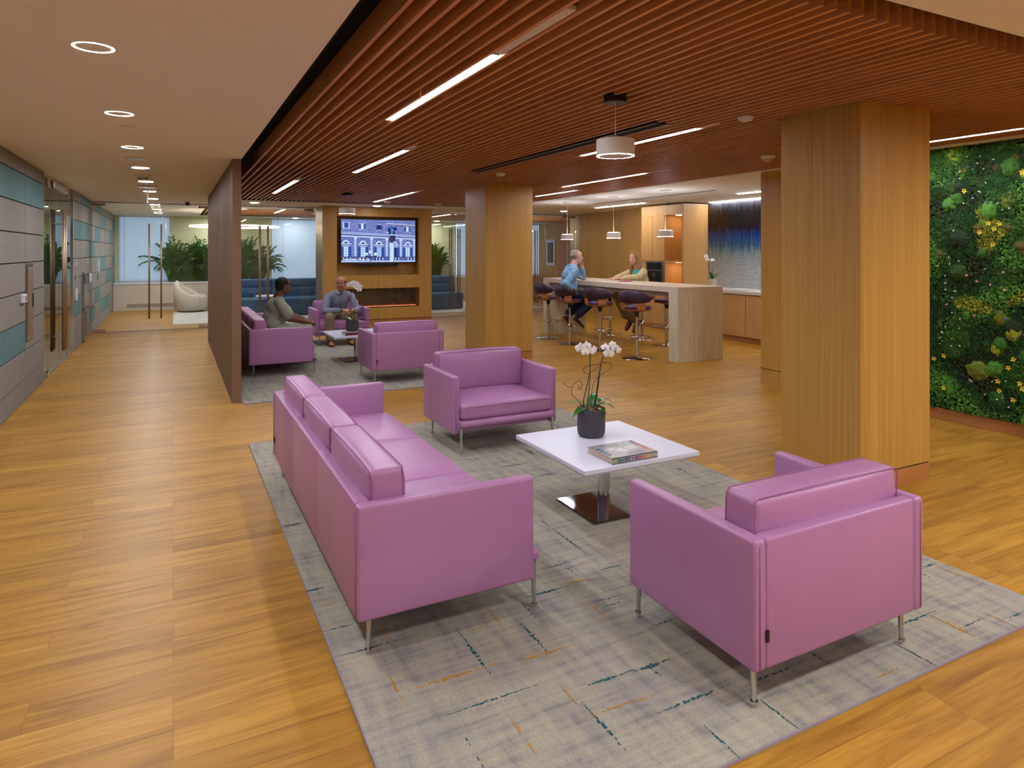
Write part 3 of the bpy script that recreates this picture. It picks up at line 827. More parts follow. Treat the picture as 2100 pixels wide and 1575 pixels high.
# ------------------------------------------------------------------ rugs
def rug(name, label, x0, x1, y0, y1, marks):
    t = thing(name, label, 'rug', ((x0+x1)/2, (y0+y1)/2, 0)); L = t.location
    bm = nb(); box(bm, x0, x1, y0, y1, .001, .014); mk('pile', bm, 'carpet', t, off=L)
    bm = nb()
    for a in ((x0-.004, x0, y0, y1), (x1, x1+.004, y0, y1), (x0, x1, y0-.004, y0), (x0, x1, y1, y1+.004)): box(bm, *a, .001, .012)
    mk('edge_binding', bm, mat('grey_binding', (150,146,160), .9), t, off=L)
    zc = 0.0; rnd = random.Random(5); mesh = {'T': nb(), 'O': nb()}
    for c, ax, a, b, q in marks:
        bm = mesh[c]; p = a; n = (b-a)
        fat = (.5+.9*rnd.random()) if n > .15 else .6; peak = a+n*rnd.uniform(.35,.65)
        while p < b:
            l = rnd.uniform(.004, .018); env = max(.25, 1-abs(p-peak)/n*1.7)
            for _ in range(2 if env > .6 else 1):
                wd = .0042*fat*env*rnd.uniform(.5, 1.6)+.0012
                off = rnd.uniform(-.006, .006)*env*fat
                k = rnd.uniform(-.003, .003)
                if q+off < (y0 if ax == 'x' else x0) or p+l > (x1 if ax == 'x' else y1): continue
                pts = [(p, off-wd*.5), (p+l*.3, off-wd), (p+l, off-wd*.4+k), (p+l*1.15, off+wd*.6+k), (p+l*.6, off+wd), (p-.002, off+wd*.4)]
                zc += .0000012; zz_ = .0145+zc
                vs = [bm.verts.new((u, q+v, zz_) if ax == 'x' else (q+v, u, zz_)) for u, v in pts]
                bm.faces.new(vs)
            p += l*rnd.uniform(.8, 1.5)+(0 if rnd.random() < .8 else .012)
    mk('teal_dashes', mesh['T'], 'teal_mark', t, off=L); mk('ochre_dashes', mesh['O'], 'ochre_mark', t, off=L)
MARKS = [("T","x",0.56,0.68,2.83),("T","x",0.56,0.92,2.63),("T","x",0.55,0.68,4.01),("T","x",0.55,0.63,3.2),("O","x",0.58,0.67,3.04),("O","y",2.58,2.77,0.78),("T","x",0.83,1.19,2.13),("O","x",0.75,1.11,2.31),("O","x",1.19,1.45,2.28),("T","y",2.26,2.6,1.06),("T","y",2.29,2.51,1.32),("T","x",1.44,1.66,2.69),("O","y",2.53,2.68,1.24),("O","x",1.09,1.18,2.56),("T","y",2.52,2.65,1.4),("T","y",2.93,3.42,1.93),("T","x",1.63,1.81,2.89),("T","x",1.82,2.02,2.75),("T","y",2.74,2.93,1.76),("O","x",1.66,1.81,2.71),("T","x",1.7,1.82,2.51),("T","x",1.7,1.81,2.46),("O","y",2.32,2.51,1.67),("T","x",1.35,1.55,2.04),("O","y",1.97,2.09,1.26),("T","y",1.72,1.97,1.28),("O","x",1.22,1.44,1.9),("O","y",1.94,2.02,1.02),("O","y",1.84,1.9,1.02),("T","y",1.96,1.99,0.85),("T","y",1.86,1.9,0.85),("O","y",2.26,2.42,0.72),("O","x",1.96,2.11,2.94),("T","x",1.82,1.92,2.24),("T","x",1.55,1.72,2.03),("T","y",1.96,2.02,1.62),("T","x",1.48,1.74,1.81),("T","x",1.76,1.81,1.81),("T","y",1.53,1.69,1.58),("T","y",1.54,1.68,1.85),("T","x",1.84,2.15,1.78),("T","y",1.75,1.82,2.24),("O","x",1.45,1.53,1.89),("T","x",2.72,3.0,1.77),("O","y",1.55,1.75,2.94),("T","x",2.98,3.12,1.64),("O","y",1.53,1.67,3.17),("T","x",3.22,3.33,1.59),("T","y",1.53,1.7,2.6),("O","x",2.33,2.46,1.59),("O","y",1.8,2.03,3.43),("T","x",3.36,3.44,2.04),("T","y",1.96,2.0,3.28),("T","y",4.5,4.71,2.51),("T","x",2.23,2.39,4.39),("T","x",2.28,2.43,4.1),("T","x",2.44,2.58,4.04),("T","y",3.85,3.94,2.63),("T","y",3.65,3.86,3.28),("T","y",3.41,3.47,3.24),("T","x",2.81,2.95,3.35),("T","y",3.12,3.32,2.84),("O","x",2.1,2.22,3.75),("O","x",2.7,2.93,3.7),("T","y",3.34,3.43,1.93),("O","x",2.91,2.96,3.18),("T","x",1.93,2.13,5.29),("T","x",2.14,2.37,4.93),("T","x",2.31,2.43,5.1),("T","x",2.44,2.55,4.86),("T","x",1.93,2.1,4.65),("T","y",4.51,4.71,2.52),("T","x",2.11,2.29,4.39),("T","y",4.44,4.55,2.32),("T","x",2.78,2.9,5.34),("T","x",0.57,0.65,5.3),("T","x",0.56,0.68,4.02),("T","x",0.55,0.63,3.2),("T","x",0.56,0.64,4.44)]
rug('patterned_rug', 'grey rug with teal and ochre dashes under the front seating', .561, 3.49, 1.54, 5.88, MARKS)
rr = random.Random(11); mk2 = []
for i in range(46):
    ax = rr.choice('xy'); l = rr.uniform(.1, .34)
    if ax == 'x': a = rr.uniform(.65, 3.1); mk2.append((rr.choice('TTO'), 'x', a, a+l, rr.uniform(7.5, 12.1)))
    else: a = rr.uniform(7.5, 11.8); mk2.append((rr.choice('TTO'), 'y', a, a+l, rr.uniform(.7, 3.4)))
rug('patterned_rug', 'grey dashed rug under the far seating with two seated people', .655, 3.5, 7.44, 12.2, mk2)
bm = nb(); box(bm, .0, 9.2, 16.15, 19.4, .001, .012); tag(mk('lounge_carpet', bm, mat('pale_lounge_carpet', (188,188,184), .95, var=.06, nscale=20)), 'pale carpet on the lounge floor behind the glass', 'carpet')

# ------------------------------------------------------------------ lilac sofas and armchairs
ZB, ZT = .155, .605
def leg_bm(x, y, fwd):
    """tapered metal leg with a flat bracket running back under the seat"""
    bm = nb(); z = .205
    box(bm, x-.018, x+.018, y-fwd*.16 if fwd > 0 else y, y if fwd > 0 else y-fwd*.16, z-.006, z+.02, .004, 1)
    tube(bm, [(x, y, z+.005), (x, y, .1), (x, y+.004*fwd, .02)], [.0125, .0105, .0085], 12)
    lathe(bm, [(0,.013),(.014,.013),(.014,.022),(0,.022)], 12, (x, y+.004*fwd, 0))
    return bm

def seat_unit(kind, label, w, d, ncush, loc, rz, nseat=1, foot=(.085,.73), group=None):
    t = thing(kind, label, 'sofa' if ncush > 1 else 'armchair', loc, rz, 'lilac leather sofas' if ncush > 1 else 'lilac leather armchairs')
    hw = w/2; aw = .055
    # arms: slim panels, padded inside
    for s in (-1, 1):
        bm = nb()
        x0, x1 = sorted((s*hw, s*(hw-aw)))
        rbox(bm, x0, x1, 0, d, ZB, ZT, (0,0,0), 8, .016)
        for v in bm.verts:       # inner bulge low down, thin top
            if v.co.x*s < hw-aw*.6:
                k = (v.co.z-ZB)/(ZT-ZB)
                v.co.x -= s*.028*math.sin(math.pi*min(1, max(0, (1-k)*.72+.08)))*min(1, 6*min(v.co.y/d+.02, 1.02-v.co.y/d))
        mk('armrest', bm, 'leather', t, True)
        for y in (.004, d-.004):
            bm = nb(); tube(bm, [(s*(hw-.022), y-.006*(1 if y < .1 else -1), ZB+.01), (s*(hw-.022), y-.006*(1 if y < .1 else -1), ZT-.02)], .0014, 6)
            mk('arm_seam', bm, 'piping', t, True)
    # back shell in sections
    iw = w-2*aw; cw = iw/ncush
    for i in range(ncush):
        bm = nb(); rbox(bm, -iw/2+i*cw+.0008, -iw/2+(i+1)*cw-.0008, .002, .06, ZB, ZT, (0,0,0), 6, .007 if ncush > 1 else .014)
        mk('back_panel', bm, 'leather', t, True)
    # seat deck lip
    bm = nb(); rbox(bm, -iw/2-.012, iw/2+.012, .06, d+.055, .208, .262, (0,0,0), 6, .024); mk('seat_deck', bm, 'leather', t, True)
    bm = nb(); box(bm, -iw/2+.01, iw/2-.01, .06, d-.03, .165, .21, .004, 1); mk('seat_apron', bm, 'leather', t)
    sw = iw/nseat
    for i in range(nseat):
        a, b = -iw/2+i*sw+.002, -iw/2+(i+1)*sw-.002
        if i == 0: a -= .0
        bm = nb(); rbox(bm, a, b, .10, d+.035, .266, .385, (0,0,.022), 12, .028); mk('seat_cushion', bm, 'leather', t, True)
        bm = nb(); zz = .368; yy = d+.0365
        tube(bm, [(a+.03, yy-.001, zz-.004), ((a+b)/2, yy, zz), (b-.03, yy-.001, zz-.004)], .0022, 6); mk('cushion_seam', bm, 'piping', t, True)
    bm0 = iw/ncush
    for i in range(ncush):
        a, b = -iw/2+i*bm0+.012, -iw/2+(i+1)*bm0-.012
        bm = nb(); rbox(bm, a, b, .075, .225, .39, .715, (.0,.026,.006), 12, .026)
        for v in bm.verts:       # lean back slightly, soft wrinkles at the ends
            k = (v.co.z-.39)/.325; v.co.y -= .012*k
            e = min(abs(v.co.x-a), abs(v.co.x-b))
            if e < .12: v.co.y += .0035*math.sin(v.co.z*60+v.co.x*12)*(1-e/.12)
        mk('back_cushion', bm, 'leather', t, True)
        bm = nb()
        for yy in (.083-.012*.9, .217-.008):
            q_ = [(a+.0015, yy+.002, .42), (a+.0015, yy-.004, .60)]+[(a+.026-.0245*math.cos(R(g)), yy-.007, .689+.0255*math.sin(R(g))) for g in (0,22,45,68,90)]
            q_ += [((a+b)/2, yy-.008, .7185)]+[(a+b-x_, y_, z_q) for x_, y_, z_q in q_[::-1]]
            tube(bm, q_, .0021, 6)
        mk('cushion_piping', bm, 'piping', t, True)
    for x in (-hw+.055, hw-.055):
        mk('leg', leg_bm(x, foot[1], 1), 'chrome', t, 'auto'); mk('leg', leg_bm(x, foot[0], -1), 'chrome', t, 'auto')
    bm = nb(); box(bm, -hw+.05, -hw+.062, -.006, .001, ZB+.1, ZB+.14); mk('care_tag', bm, 'blackplastic', t)
    return t
sofa = seat_unit('lilac_sofa', 'long lilac leather sofa seen from behind in the foreground', 2.39, .775, 3, (.628, 3.735, .014), -R(90), 3, (.06,.80))
sofa4 = seat_unit('lilac_sofa', 'lilac leather sofa by the fin screen with a woman sitting on it', 2.39, .775, 3, (.84, 10.07, .014), -R(90), 3, (.06,.80))
seat_unit('lilac_armchair', 'wide lilac armchair in the right foreground, back to the camera', .93, .70, 1, (2.213, 1.629, .014), 0, foot=(.06,.70))
seat_unit('lilac_armchair', 'wide lilac armchair facing the camera beyond the front coffee table', .93, .70, 1, (2.405, 5.52, .014), R(180))
seat_unit('lilac_armchair', 'lilac armchair with its back to us beside the far coffee table', .91, .70, 1, (2.56, 7.79, .014), 0)
seat_unit('lilac_armchair', 'lilac armchair in front of the fireplace holding the man in grey shirt', .91, .70, 1, (2.57, 12.08, .014), R(180))

# ------------------------------------------------------------------ coffee tables
def coffee(label, loc):
    t = thing('coffee_table', label, 'table', loc, 0, 'white square coffee tables')
    bm = nb(); box(bm, -.405, .405, -.405, .405, .372, .396, .002, 1); mk('tabletop', bm, 'white', t)
    bm = nb(); box(bm, -.4045, .4045, -.4045, .4045, .3665, .3722); mk('edge_band', bm, 'white_side', t)
    bm = nb(); cyl(bm, (0,0,.012), .038, .355, 32); mk('column', bm, 'chrome', t, 'auto')
    bm = nb(); box(bm, -.215, .215, -.215, .215, 0, .014, .003, 2); mk('base_plate', bm, 'dark_chrome', t)
    return t
coffee('white square coffee table with orchid and art book in front', (2.385, 3.43, .014))
coffee('white square coffee table between the two seated people', (2.39, 9.72, .014))

# ------------------------------------------------------------------ books
t = thing('art_book', 'grey art book with rainbow lettering on the front coffee table', 'book', (2.338, 3.178, .4105)); 
BX, BY = .1585, .126
bm = nb(); box(bm, -BX+.004, BX-.004, -BY+.005, BY-.004, .003, .031); mk('pages', bm, mat('paper_edge', (190,172,154), .8), t)
gc = mat('book_cover_grey', (150,150,154), .3)
bm = nb(); box(bm, -BX, BX, -BY, BY, 0, .003); box(bm, -BX, BX, -BY, BY, .031, .034); box(bm, -BX, BX, -BY, -BY+.003, 0, .034); mk('cover', bm, gc, t)
bm = nb()
def poly(bm, pts, z, mi): 
    f = bm.faces.new([bm.verts.new((x, y, z)) for x, y in pts]); f.material_index = mi
poly(bm, [(-.11,.11),(.05,.122),(.02,.05),(-.05,.06)], .0344, 0); poly(bm, [(-.06,-.01),(.0,.03),(.03,-.03),(-.02,-.06)], .0344, 1)
poly(bm, [(.02,.02),(.10,.05),(.11,-.02),(.04,-.03)], .0344, 1); poly(bm, [(-.1,.03),(-.05,.045),(-.03,.02),(-.09,-.01)], .0344, 1); poly(bm, [(-.04,-.11),(.1,-.11),(.09,-.05),(.0,-.07)], .0344, 0)
mk('cover_shapes', bm, [mat('cover_mid_grey', (120,120,124), .3), mat('cover_pale_grey', (188,188,192), .3)], t)
RB = [(190,200,40),(30,90,50),(20,110,90),(30,100,130),(36,52,110),(30,30,60)]
IN = [(230,220,40),(240,150,30),(232,96,40),(220,50,50),(200,30,90),(110,40,130),(60,40,90)]
for i, ch in enumerate('ROBERT'):
    m_ = mat('letter_ink', RB[i], .4, var=0)
    text('cover_letter', ch, .036, m_, t, Matrix.Translation((-BX+.036, -BY+.012+i*.039, .0345)) @ Matrix.Rotation(R(90), 4, 'Z'))
    text('spine_letter', ch, .026, m_, t, Matrix.Translation((-BX+.014+i*.0185, -BY-.0006, .007)) @ Matrix.Rotation(R(90), 4, 'X'))
for i, ch in enumerate('INDIANA'):
    m_ = mat('letter_ink', IN[i], .4, var=0)
    text('cover_letter', ch, .036, m_, t, Matrix.Translation((BX-.008, -BY+.010+i*.034, .0345)) @ Matrix.Rotation(R(90), 4, 'Z'))
    m_ = mat('letter_ink', IN[6-i], .4, var=0)
    text('spine_letter', ch, .026, m_, t, Matrix.Translation((-BX+.136+i*.0185, -BY-.0006, .007)) @ Matrix.Rotation(R(90), 4, 'X'))
bm = nb()
for i in range(7): box(bm, BX-.045+i*.0055, BX-.042+i*.0055, -BY-.0007, -BY, .012, .021)
mk('spine_small_print', bm, mat('letter_lime', (190,200,60), .4), t)
def smallbook(z, w, d, h, c, label, red=False, sh=0):
    t = thing('book', label, 'book', (2.29+sh, 9.52, z), R(4 if red else -3))
    bm = nb(); box(bm, -w+.003, w-.003, -d+.003, d-.003, .003, h-.003); mk('pages', bm, 'quartz', t)
    bm = nb(); box(bm, -w, w, -d, d, 0, .003); box(bm, -w, w, -d, d, h-.003, h); box(bm, -w, w, -d, -d+.003, 0, h); mk('cover', bm, c, t)
    if red:
        bm = nb(); x = -w+.02; rr = random.Random(2)
        while x < w-.06: box(bm, x, x+.014, -d-.001, -d, .008+rr.uniform(0,.004), h-.008); x += .02
        mk('spine_lettering', bm, mat('red_print', (190,34,50), .4), t)
smallbook(.4105, .135, .10, .034, mat('navy_cover', (22,26,52), .3), 'navy book with red spine lettering, lower of two under the orchid', True)
smallbook(.4446, .12, .095, .015, mat('cream_cover', (190,180,160), .4), 'thin pale book under the far orchid pot')

# ------------------------------------------------------------------ orchids
def leafmesh(bm, base, dirv, L, W, droop, curl=.2, n=8, up=.6):
    d = Vector(dirv).normalized(); side = d.cross(Vector((0,0,1))).normalized(); p = Vector(base); prev = None; pitch = up
    for i in range(n+1):
        t_ = i/n; wd = W*math.sin(math.pi*min(1, .12+.88*t_)**.8)*(1 if t_ < 1 else .05)+.0008
        up_ = Vector((0,0,1))
        cur = [bm.verts.new(p-side*wd+up_*wd*curl), bm.verts.new(p), bm.verts.new(p+side*wd+up_*wd*curl)]
        if prev:
            bm.faces.new((prev[0], prev[1], cur[1], cur[0])); bm.faces.new((prev[1], prev[2], cur[2], cur[1]))
        prev = cur
        p = p+(d*math.cos(pitch)+up_*math.sin(pitch))*(L/n); pitch -= droop/n

def flower(name, parent, c, face, s, rnd):
    """moth orchid bloom: three sepals, two broad petals, a small lip"""
    f = Vector(face).normalized(); u = f.cross(Vector((0,0,1))).normalized(); v = u.cross(f).normalized()
    if v.z < 0: v = -v; u = -u
    bm = nb(); c = Vector(c)
    def pet(ang, L, W, back):
        dirv = u*math.cos(ang)+v*math.sin(ang); sd = -u*math.sin(ang)+v*math.cos(ang)
        n = 5; prev = None
        for i in range(n+1):
            t_ = i/n; wd = W*math.sin(math.pi*(.1+.9*t_))**.7 if i < n else .0008
            p = c+dirv*(L*t_)+f*(math.sin(t_*2.4)*.12*L-back*t_)
            cur = [bm.verts.new(p-sd*wd-f*wd*.15), bm.verts.new(p+f*.002), bm.verts.new(p+sd*wd-f*wd*.15)]
            if prev:
                bm.faces.new((prev[0], prev[1], cur[1], cur[0])); bm.faces.new((prev[1], prev[2], cur[2], cur[1]))
            prev = cur
    j = lambda: rnd.uniform(-.12, .12)
    pet(R(90)+j(), s*.95, s*.34, .004); pet(R(215)+j(), s*.9, s*.3, .004); pet(R(325)+j(), s*.9, s*.3, .004)
    pet(R(8)+j(), s, s*.52, 0); pet(R(172)+j(), s, s*.52, 0)
    o = mk(name, bm, 'petal', parent, True)
    bm = nb(); ell(bm, c+f*.006, (s*.16,)*3, sub=1); ell(bm, c+f*.012-v*s*.2, (s*.14, s*.14, s*.22), sub=1)
    mk('throat', bm, 'petal_core', o, True)

def orchid(label, loc, potr, poth, potm, spikes, leaves, twigs, seed, moss=True):
    t = thing('potted_orchid', label, 'orchid', loc, 0, 'white potted orchids'); rnd = random.Random(seed)
    bm = nb(); lathe(bm, [(0,0),(potr*.72,0),(potr*.9,.006),(potr*.97,.022),(potr,.05),(potr,poth),(potr-.005,poth+.002),(potr-.009,poth),(potr-.01,poth-.03),(0,poth-.03)], 40); mk('pot', bm, potm, t, 'auto')
    bm = nb()
    for i in range(150 if moss else 60):
        a, r = rnd.uniform(0, 6.28), potr*math.sqrt(rnd.random())*.93; p = Vector((r*math.cos(a), r*math.sin(a), poth-.012+rnd.uniform(0,.012)))
        q = p+Vector((rnd.uniform(-.03,.03), rnd.uniform(-.03,.03), rnd.uniform(0,.018))); q2 = q+Vector((rnd.uniform(-.02,.02), rnd.uniform(-.02,.02), -.006))
        tube(bm, [p, q, q2], .0012, 4)
    cyl(bm, (0,0,poth-.03), potr-.011, .02, 24)
    mk('dried_moss', bm, 'moss_dry', t)
    for d, L, W, dr, up in leaves:
        bm = nb(); leafmesh(bm, (d[0]*.015, d[1]*.015, poth-.01), d, L, W, dr, .25, 9, up); o = mk('leaf', bm, 'orchid_leaf', t, True)
    for pts, fl in spikes:
        cp = curvy(pts); bm = nb(); tube(bm, cp, [.0032]*(len(cp)-3)+[.0026,.0022,.0018], 7)
        for q in pts[1:-1]: ell(bm, q, (.0045,.0045,.006), sub=1)
        o = mk('flower_spike', bm, 'stem', t, True)
        for c, face, s in fl: flower('blossom', t, c, face, s, rnd)
    for pts in twigs:
        cp = curvy(pts, 5); bm = nb(); tube(bm, cp, [.0022]*(len(cp)-1)+[.001], 6); mk('twig', bm, 'twig', t, True)
    return t
# image axes at the camera: right = (.891,-.453), towards camera = (-.453,-.891)
r_ = Vector((.891,-.453,0)); c_ = Vector((-.453,-.891,0)); z_ = Vector((0,0,1))
def P3(a, b, z): return tuple(r_*a+c_*b+z_*z)
def arc(cx, cz, rx, rz, a0, a1, n=10, b=0): return [P3(cx+rx*math.cos(R(a0+(a1-a0)*i/n)), b+.01*math.sin(i), cz+rz*math.sin(R(a0+(a1-a0)*i/n))) for i in range(n+1)]
fdir = (-.3,-.75,.05)
spA = [P3(-.03,0,.16), P3(-.012,0,.32), P3(-.006,0,.47), P3(-.012,.01,.545), P3(-.045,.03,.585), P3(-.075,.04,.575)]
spB = [P3(.02,0,.16), P3(.045,0,.32), P3(.062,0,.45), P3(.085,.01,.53), P3(.12,.03,.565), P3(.16,.04,.56)]
orchid('white orchid with two flower spikes in a charcoal pot, front table', (2.405, 3.60, .4105), .0905, .178, 'pot',
  [(spA, [(P3(-.075,.05,.572), fdir, .038), (P3(-.035,.055,.585), (-.1,-.9,.1), .034), (P3(-.015,.06,.553), (-.45,-.7,0), .036), (P3(-.045,.065,.548), fdir, .03), (P3(.012,.05,.562), (.2,-.8,0), .03)]),
   (spB, [(P3(.085,.04,.575), (-.5,-.6,.4), .03), (P3(.105,.055,.538), (-.3,-.8,-.1), .04), (P3(.145,.05,.57), (.1,-.9,.15), .036), (P3(.17,.05,.555), (.3,-.8,0), .03), (P3(.13,.05,.595), (-.2,-.8,.3), .026)]),
   ([P3(-.04,0,.16), P3(-.05,0,.22), P3(-.025,.0,.33), P3(-.012,0,.40)], []), ([P3(.01,0,.16), P3(.035,0,.28), P3(.05,0,.42)], [])],
  [(P3(-1,.75,0), .155, .034, 1.3, .35), (P3(-.9,-.2,0), .15, .026, 1.0, .75), (P3(.35,-1,0), .17, .03, 1.3, 1.1), (P3(.9,.35,0), .17, .03, 2.0, .95), (P3(1,-.5,0), .18, .026, 2.2, 1.15), (P3(.85,.9,0), .12, .022, 1.4, .5)],
  [[P3(0,.01,.16), P3(.0,.01,.26), P3(.02,.01,.35), P3(.07,.01,.40), P3(.12,.01,.43), P3(.13,.01,.46), P3(.1,.01,.475), P3(.04,.0,.46), P3(-.03,0,.445), P3(-.05,0,.42), P3(-.03,.01,.40), P3(.02,.01,.425), P3(.07,.01,.47), P3(.1,0,.46)],
   [P3(-.05,.01,.16), P3(-.09,.01,.23), P3(-.125,.01,.27), P3(-.12,.01,.32), P3(-.08,.01,.355), P3(-.06,.01,.33), P3(-.075,.01,.30), P3(-.09,.01,.33)],
   [P3(-.125,.01,.318), P3(-.15,.01,.315), P3(-.18,.01,.345)], [P3(-.05,0,.16), P3(-.07,0,.2), P3(-.03,0,.18)]], 21)
fl2 = [P3(-.03+.028*i, .04, .655+.012*math.sin(i*.9)-.006*i*i*.35) for i in range(6)]
orchid('white orchid on two stacked books, far coffee table', (2.29, 9.55, .4603), .092, .155, 'pot',
  [([P3(-.015,0,.15), P3(-.02,0,.35), P3(-.025,0,.55), P3(-.01,.02,.63), P3(.03,.03,.655), P3(.1,.04,.62)], [(q, (-.3+.1*i, -.8, .1), .045) for i, q in enumerate(fl2)]),
   ([P3(.02,0,.15), P3(.04,0,.35), P3(.045,0,.55), P3(.06,.02,.63), P3(.1,.03,.64)], [(P3(.03,.06,.69), (-.3,-.8,.3), .042), (P3(.075,.05,.675), (-.1,-.8,.3), .042), (P3(.125,.05,.635), (.2,-.8,.1), .04), (P3(.0,.06,.68), (-.5,-.6,.3), .04)])],
  [(P3(-1,.1,0), .22, .03, 1.3, .6), (P3(-.8,-.5,0), .17, .026, 1.2, .7), (P3(.9,.0,0), .2, .026, 1.4, .7), (P3(.7,.6,0), .15, .024, 1.3, .5)],
  [[P3(.03,0,.15), P3(.08,0,.25), P3(.12,0,.33), P3(.16,0,.36), P3(.15,0,.42), P3(.1,0,.43), P3(.11,0,.38), P3(.17,0,.4)], [P3(.05,0,.15), P3(.13,0,.27), P3(.17,0,.33), P3(.13,0,.35)]], 22)
orchid('white orchid in a pale clay pot on the sink counter', (9.12, 9.55, .9), .088, .17, 'pot_pale',
  [([P3(0,0,.16), P3(-.05,0,.35), P3(-.07,0,.5), P3(-.1,0,.58)], [(P3(-.12,.02,.6), fdir, .05), (P3(-.1,.03,.54), fdir, .045)]),
   ([P3(.01,0,.16), P3(.01,0,.35), P3(0,0,.5)], [(P3(0,.02,.53), fdir, .045)])],
  [(P3(.9,.3,0), .26, .035, 1.1, .95), (P3(-.2,.3,0), .22, .03, 1.0, 1.3), (P3(.6,-.2,0), .2, .03, 1.0, 1.1)], [], 23, False)

# ------------------------------------------------------------------ travertine bar
t = thing('bar_island', 'long travertine waterfall bar island with thick slab legs', 'bar', (6.83, 9.35, 0)); L = t.location
bx0, bx1, by0, by1 = 6.42, 7.28, 7.40, 11.28
bm = nb(); box(bm, bx0, bx1, by0, by1, 1.0, 1.08, .002, 1); mk('bar_top', bm, mat('honed_travertine_top', (206,192,176), .3, var=.04, nscale=12), t, off=L)
for a, b in ((by0, by0+.2), (by1-.2, by1)):
    bm = nb(); box(bm, bx0, bx1, a, b, 0, 1.0, .002, 1); mk('slab_leg', bm, 'trav', t, off=L)
bm = nb(); box(bm, bx0+.08, bx1-.08, by0+.2, by1-.2, .93, 1.0); mk('under_frame', bm, mat('grey_underside', (150,138,134), .6), t, off=L)
for y in (8.3, 9.4, 10.4):
    pass
bm = nb(); box(bm, -.1, .1, -.07, .07, 0, .012, .003, 1); tag(mk('notebook', bm, mat('magenta_cover', (176,52,120), .5), loc=(6.90, 9.28, 1.081)), 'closed magenta notebook lying on the bar', 'notebook')

# bar stools
def stool(label, loc, rz):
    t = thing('bar_stool', label, 'stool', loc, rz, 'purple bar stools around the bar')
    bm = nb(); lathe(bm, [(0,0),(.228,0),(.23,.006),(.222,.012),(.05,.02),(.032,.03),(0,.03)], 40); mk('base_disc', bm, 'chrome', t, 'auto')
    bm = nb(); cyl(bm, (0,0,.02), .028, .5, 20); cyl(bm, (0,0,.5), .019, .16, 16); mk('column', bm, 'chrome', t, 'auto')
    bm = nb(); lathe(bm, [(0,.62),(.026,.62),(.034,.66),(.04,.69),(.09,.70),(.09,.712),(0,.712)], 20); mk('swivel_mount', bm, 'blackplastic', t, 'auto')
    bm = nb(); tube(bm, [(.15*math.cos(a), .11+.15*math.sin(a), .315) for a in [2*math.pi*i/28 for i in range(28)]], .0085, 8, closed=True)
    tube(bm, [(0,.02,.315),(0,-.03,.315)], .012, 8); cyl(bm, (0,0,.29), .034, .05, 16); mk('footring', bm, 'chrome', t, True)
    # plywood seat shell
    bm = nb(); lathe(bm, [(0,.713),(.15,.713),(.2,.722),(.213,.735),(.2,.74),(0,.738)], 32); mk('seat_shell', bm, 'ply', t, 'auto')
    bm = nb(); lathe(bm, [(0,.738),(.19,.74),(.215,.755),(.2,.778),(.12,.786),(0,.782)], 36); mk('seat_pad', bm, 'purple_seat', t, True)
    # curved back, open to +y; higher at the rear
    bm = nb(); prev = None; n = 22
    for i in range(n+1):
        a = R(180+8)+R(164)*i/n; e = abs(i/n-.5)*2
        zt = 1.025-.085*e**2; zb = .835+.03*e**1.5
        if e > .9: zb += .035; zt -= .03
        ro, ri = .272, .238
        ca, sa = math.cos(a), math.sin(a)*.92
        cur = [bm.verts.new(p) for p in ((ro*ca, ro*sa, zb), ((ro+.006)*ca, (ro+.006)*sa, (zt+zb)/2), (ro*ca, ro*sa, zt-.01), ((ro+ri)/2*ca, (ro+ri)/2*sa, zt), (ri*ca, ri*sa, zt-.01), ((ri-.008)*ca, (ri-.008)*sa, (zt+zb)/2), (ri*ca, ri*sa, zb), ((ro+ri)/2*ca, (ro+ri)/2*sa, zb-.006))]
        if prev:
            for k in range(8): bm.faces.new((prev[k], prev[(k+1)%8], cur[(k+1)%8], cur[k]))
        else: bm.faces.new(cur)
        prev = cur
    bm.faces.new(prev[::-1]); mk('backrest', bm, 'purple', t, True)
    for s in (-1, 1):
        bm = nb(); pr = None
        a0 = R(270+s*38)
        for r0, z in ((.16,.716),(.205,.722),(.236,.745),(.246,.79),(.243,.85),(.238,.9)):
            sa_ = R(15); cur = []
            for rr_ in (r0, r0+.012):
                for da in (-sa_, sa_): cur.append(bm.verts.new((rr_*math.cos(a0+da), rr_*.92*math.sin(a0+da), z)))
            if pr:
                for q in ((0,1),(1,3),(3,2),(2,0)): bm.faces.new((pr[q[0]], pr[q[1]], cur[q[1]], cur[q[0]]))
            else: bm.faces.new((cur[0],cur[1],cur[3],cur[2]))
            pr = cur
        bm.faces.new((pr[0],pr[1],pr[3],pr[2])); mk('back_bracket', bm, 'ply', t)
    return t
s0 = stool('purple bar stool nearest the camera on the seating side of the bar', (6.17, 8.02, 0), -R(62))
dup(s0, (6.17, 8.98, 0), -R(66), 'empty purple bar stool next to the man in blue shirt')
dup(s0, (6.12, 9.82, 0), -R(80), 'purple bar stool on which the man in blue shirt sits')
dup(s0, (6.15, 10.62, 0), -R(85), 'purple bar stool half hidden at the far end behind the seated man')
dup(s0, (7.50, 10.58, 0), R(90), 'purple bar stool on the kitchen side at the far end of the bar')
dup(s0, (7.60, 9.72, 0), R(90), 'purple bar stool on which the blond woman sits')
dup(s0, (7.52, 8.95, 0), R(90), 'purple bar stool on the kitchen side behind the near slab leg')

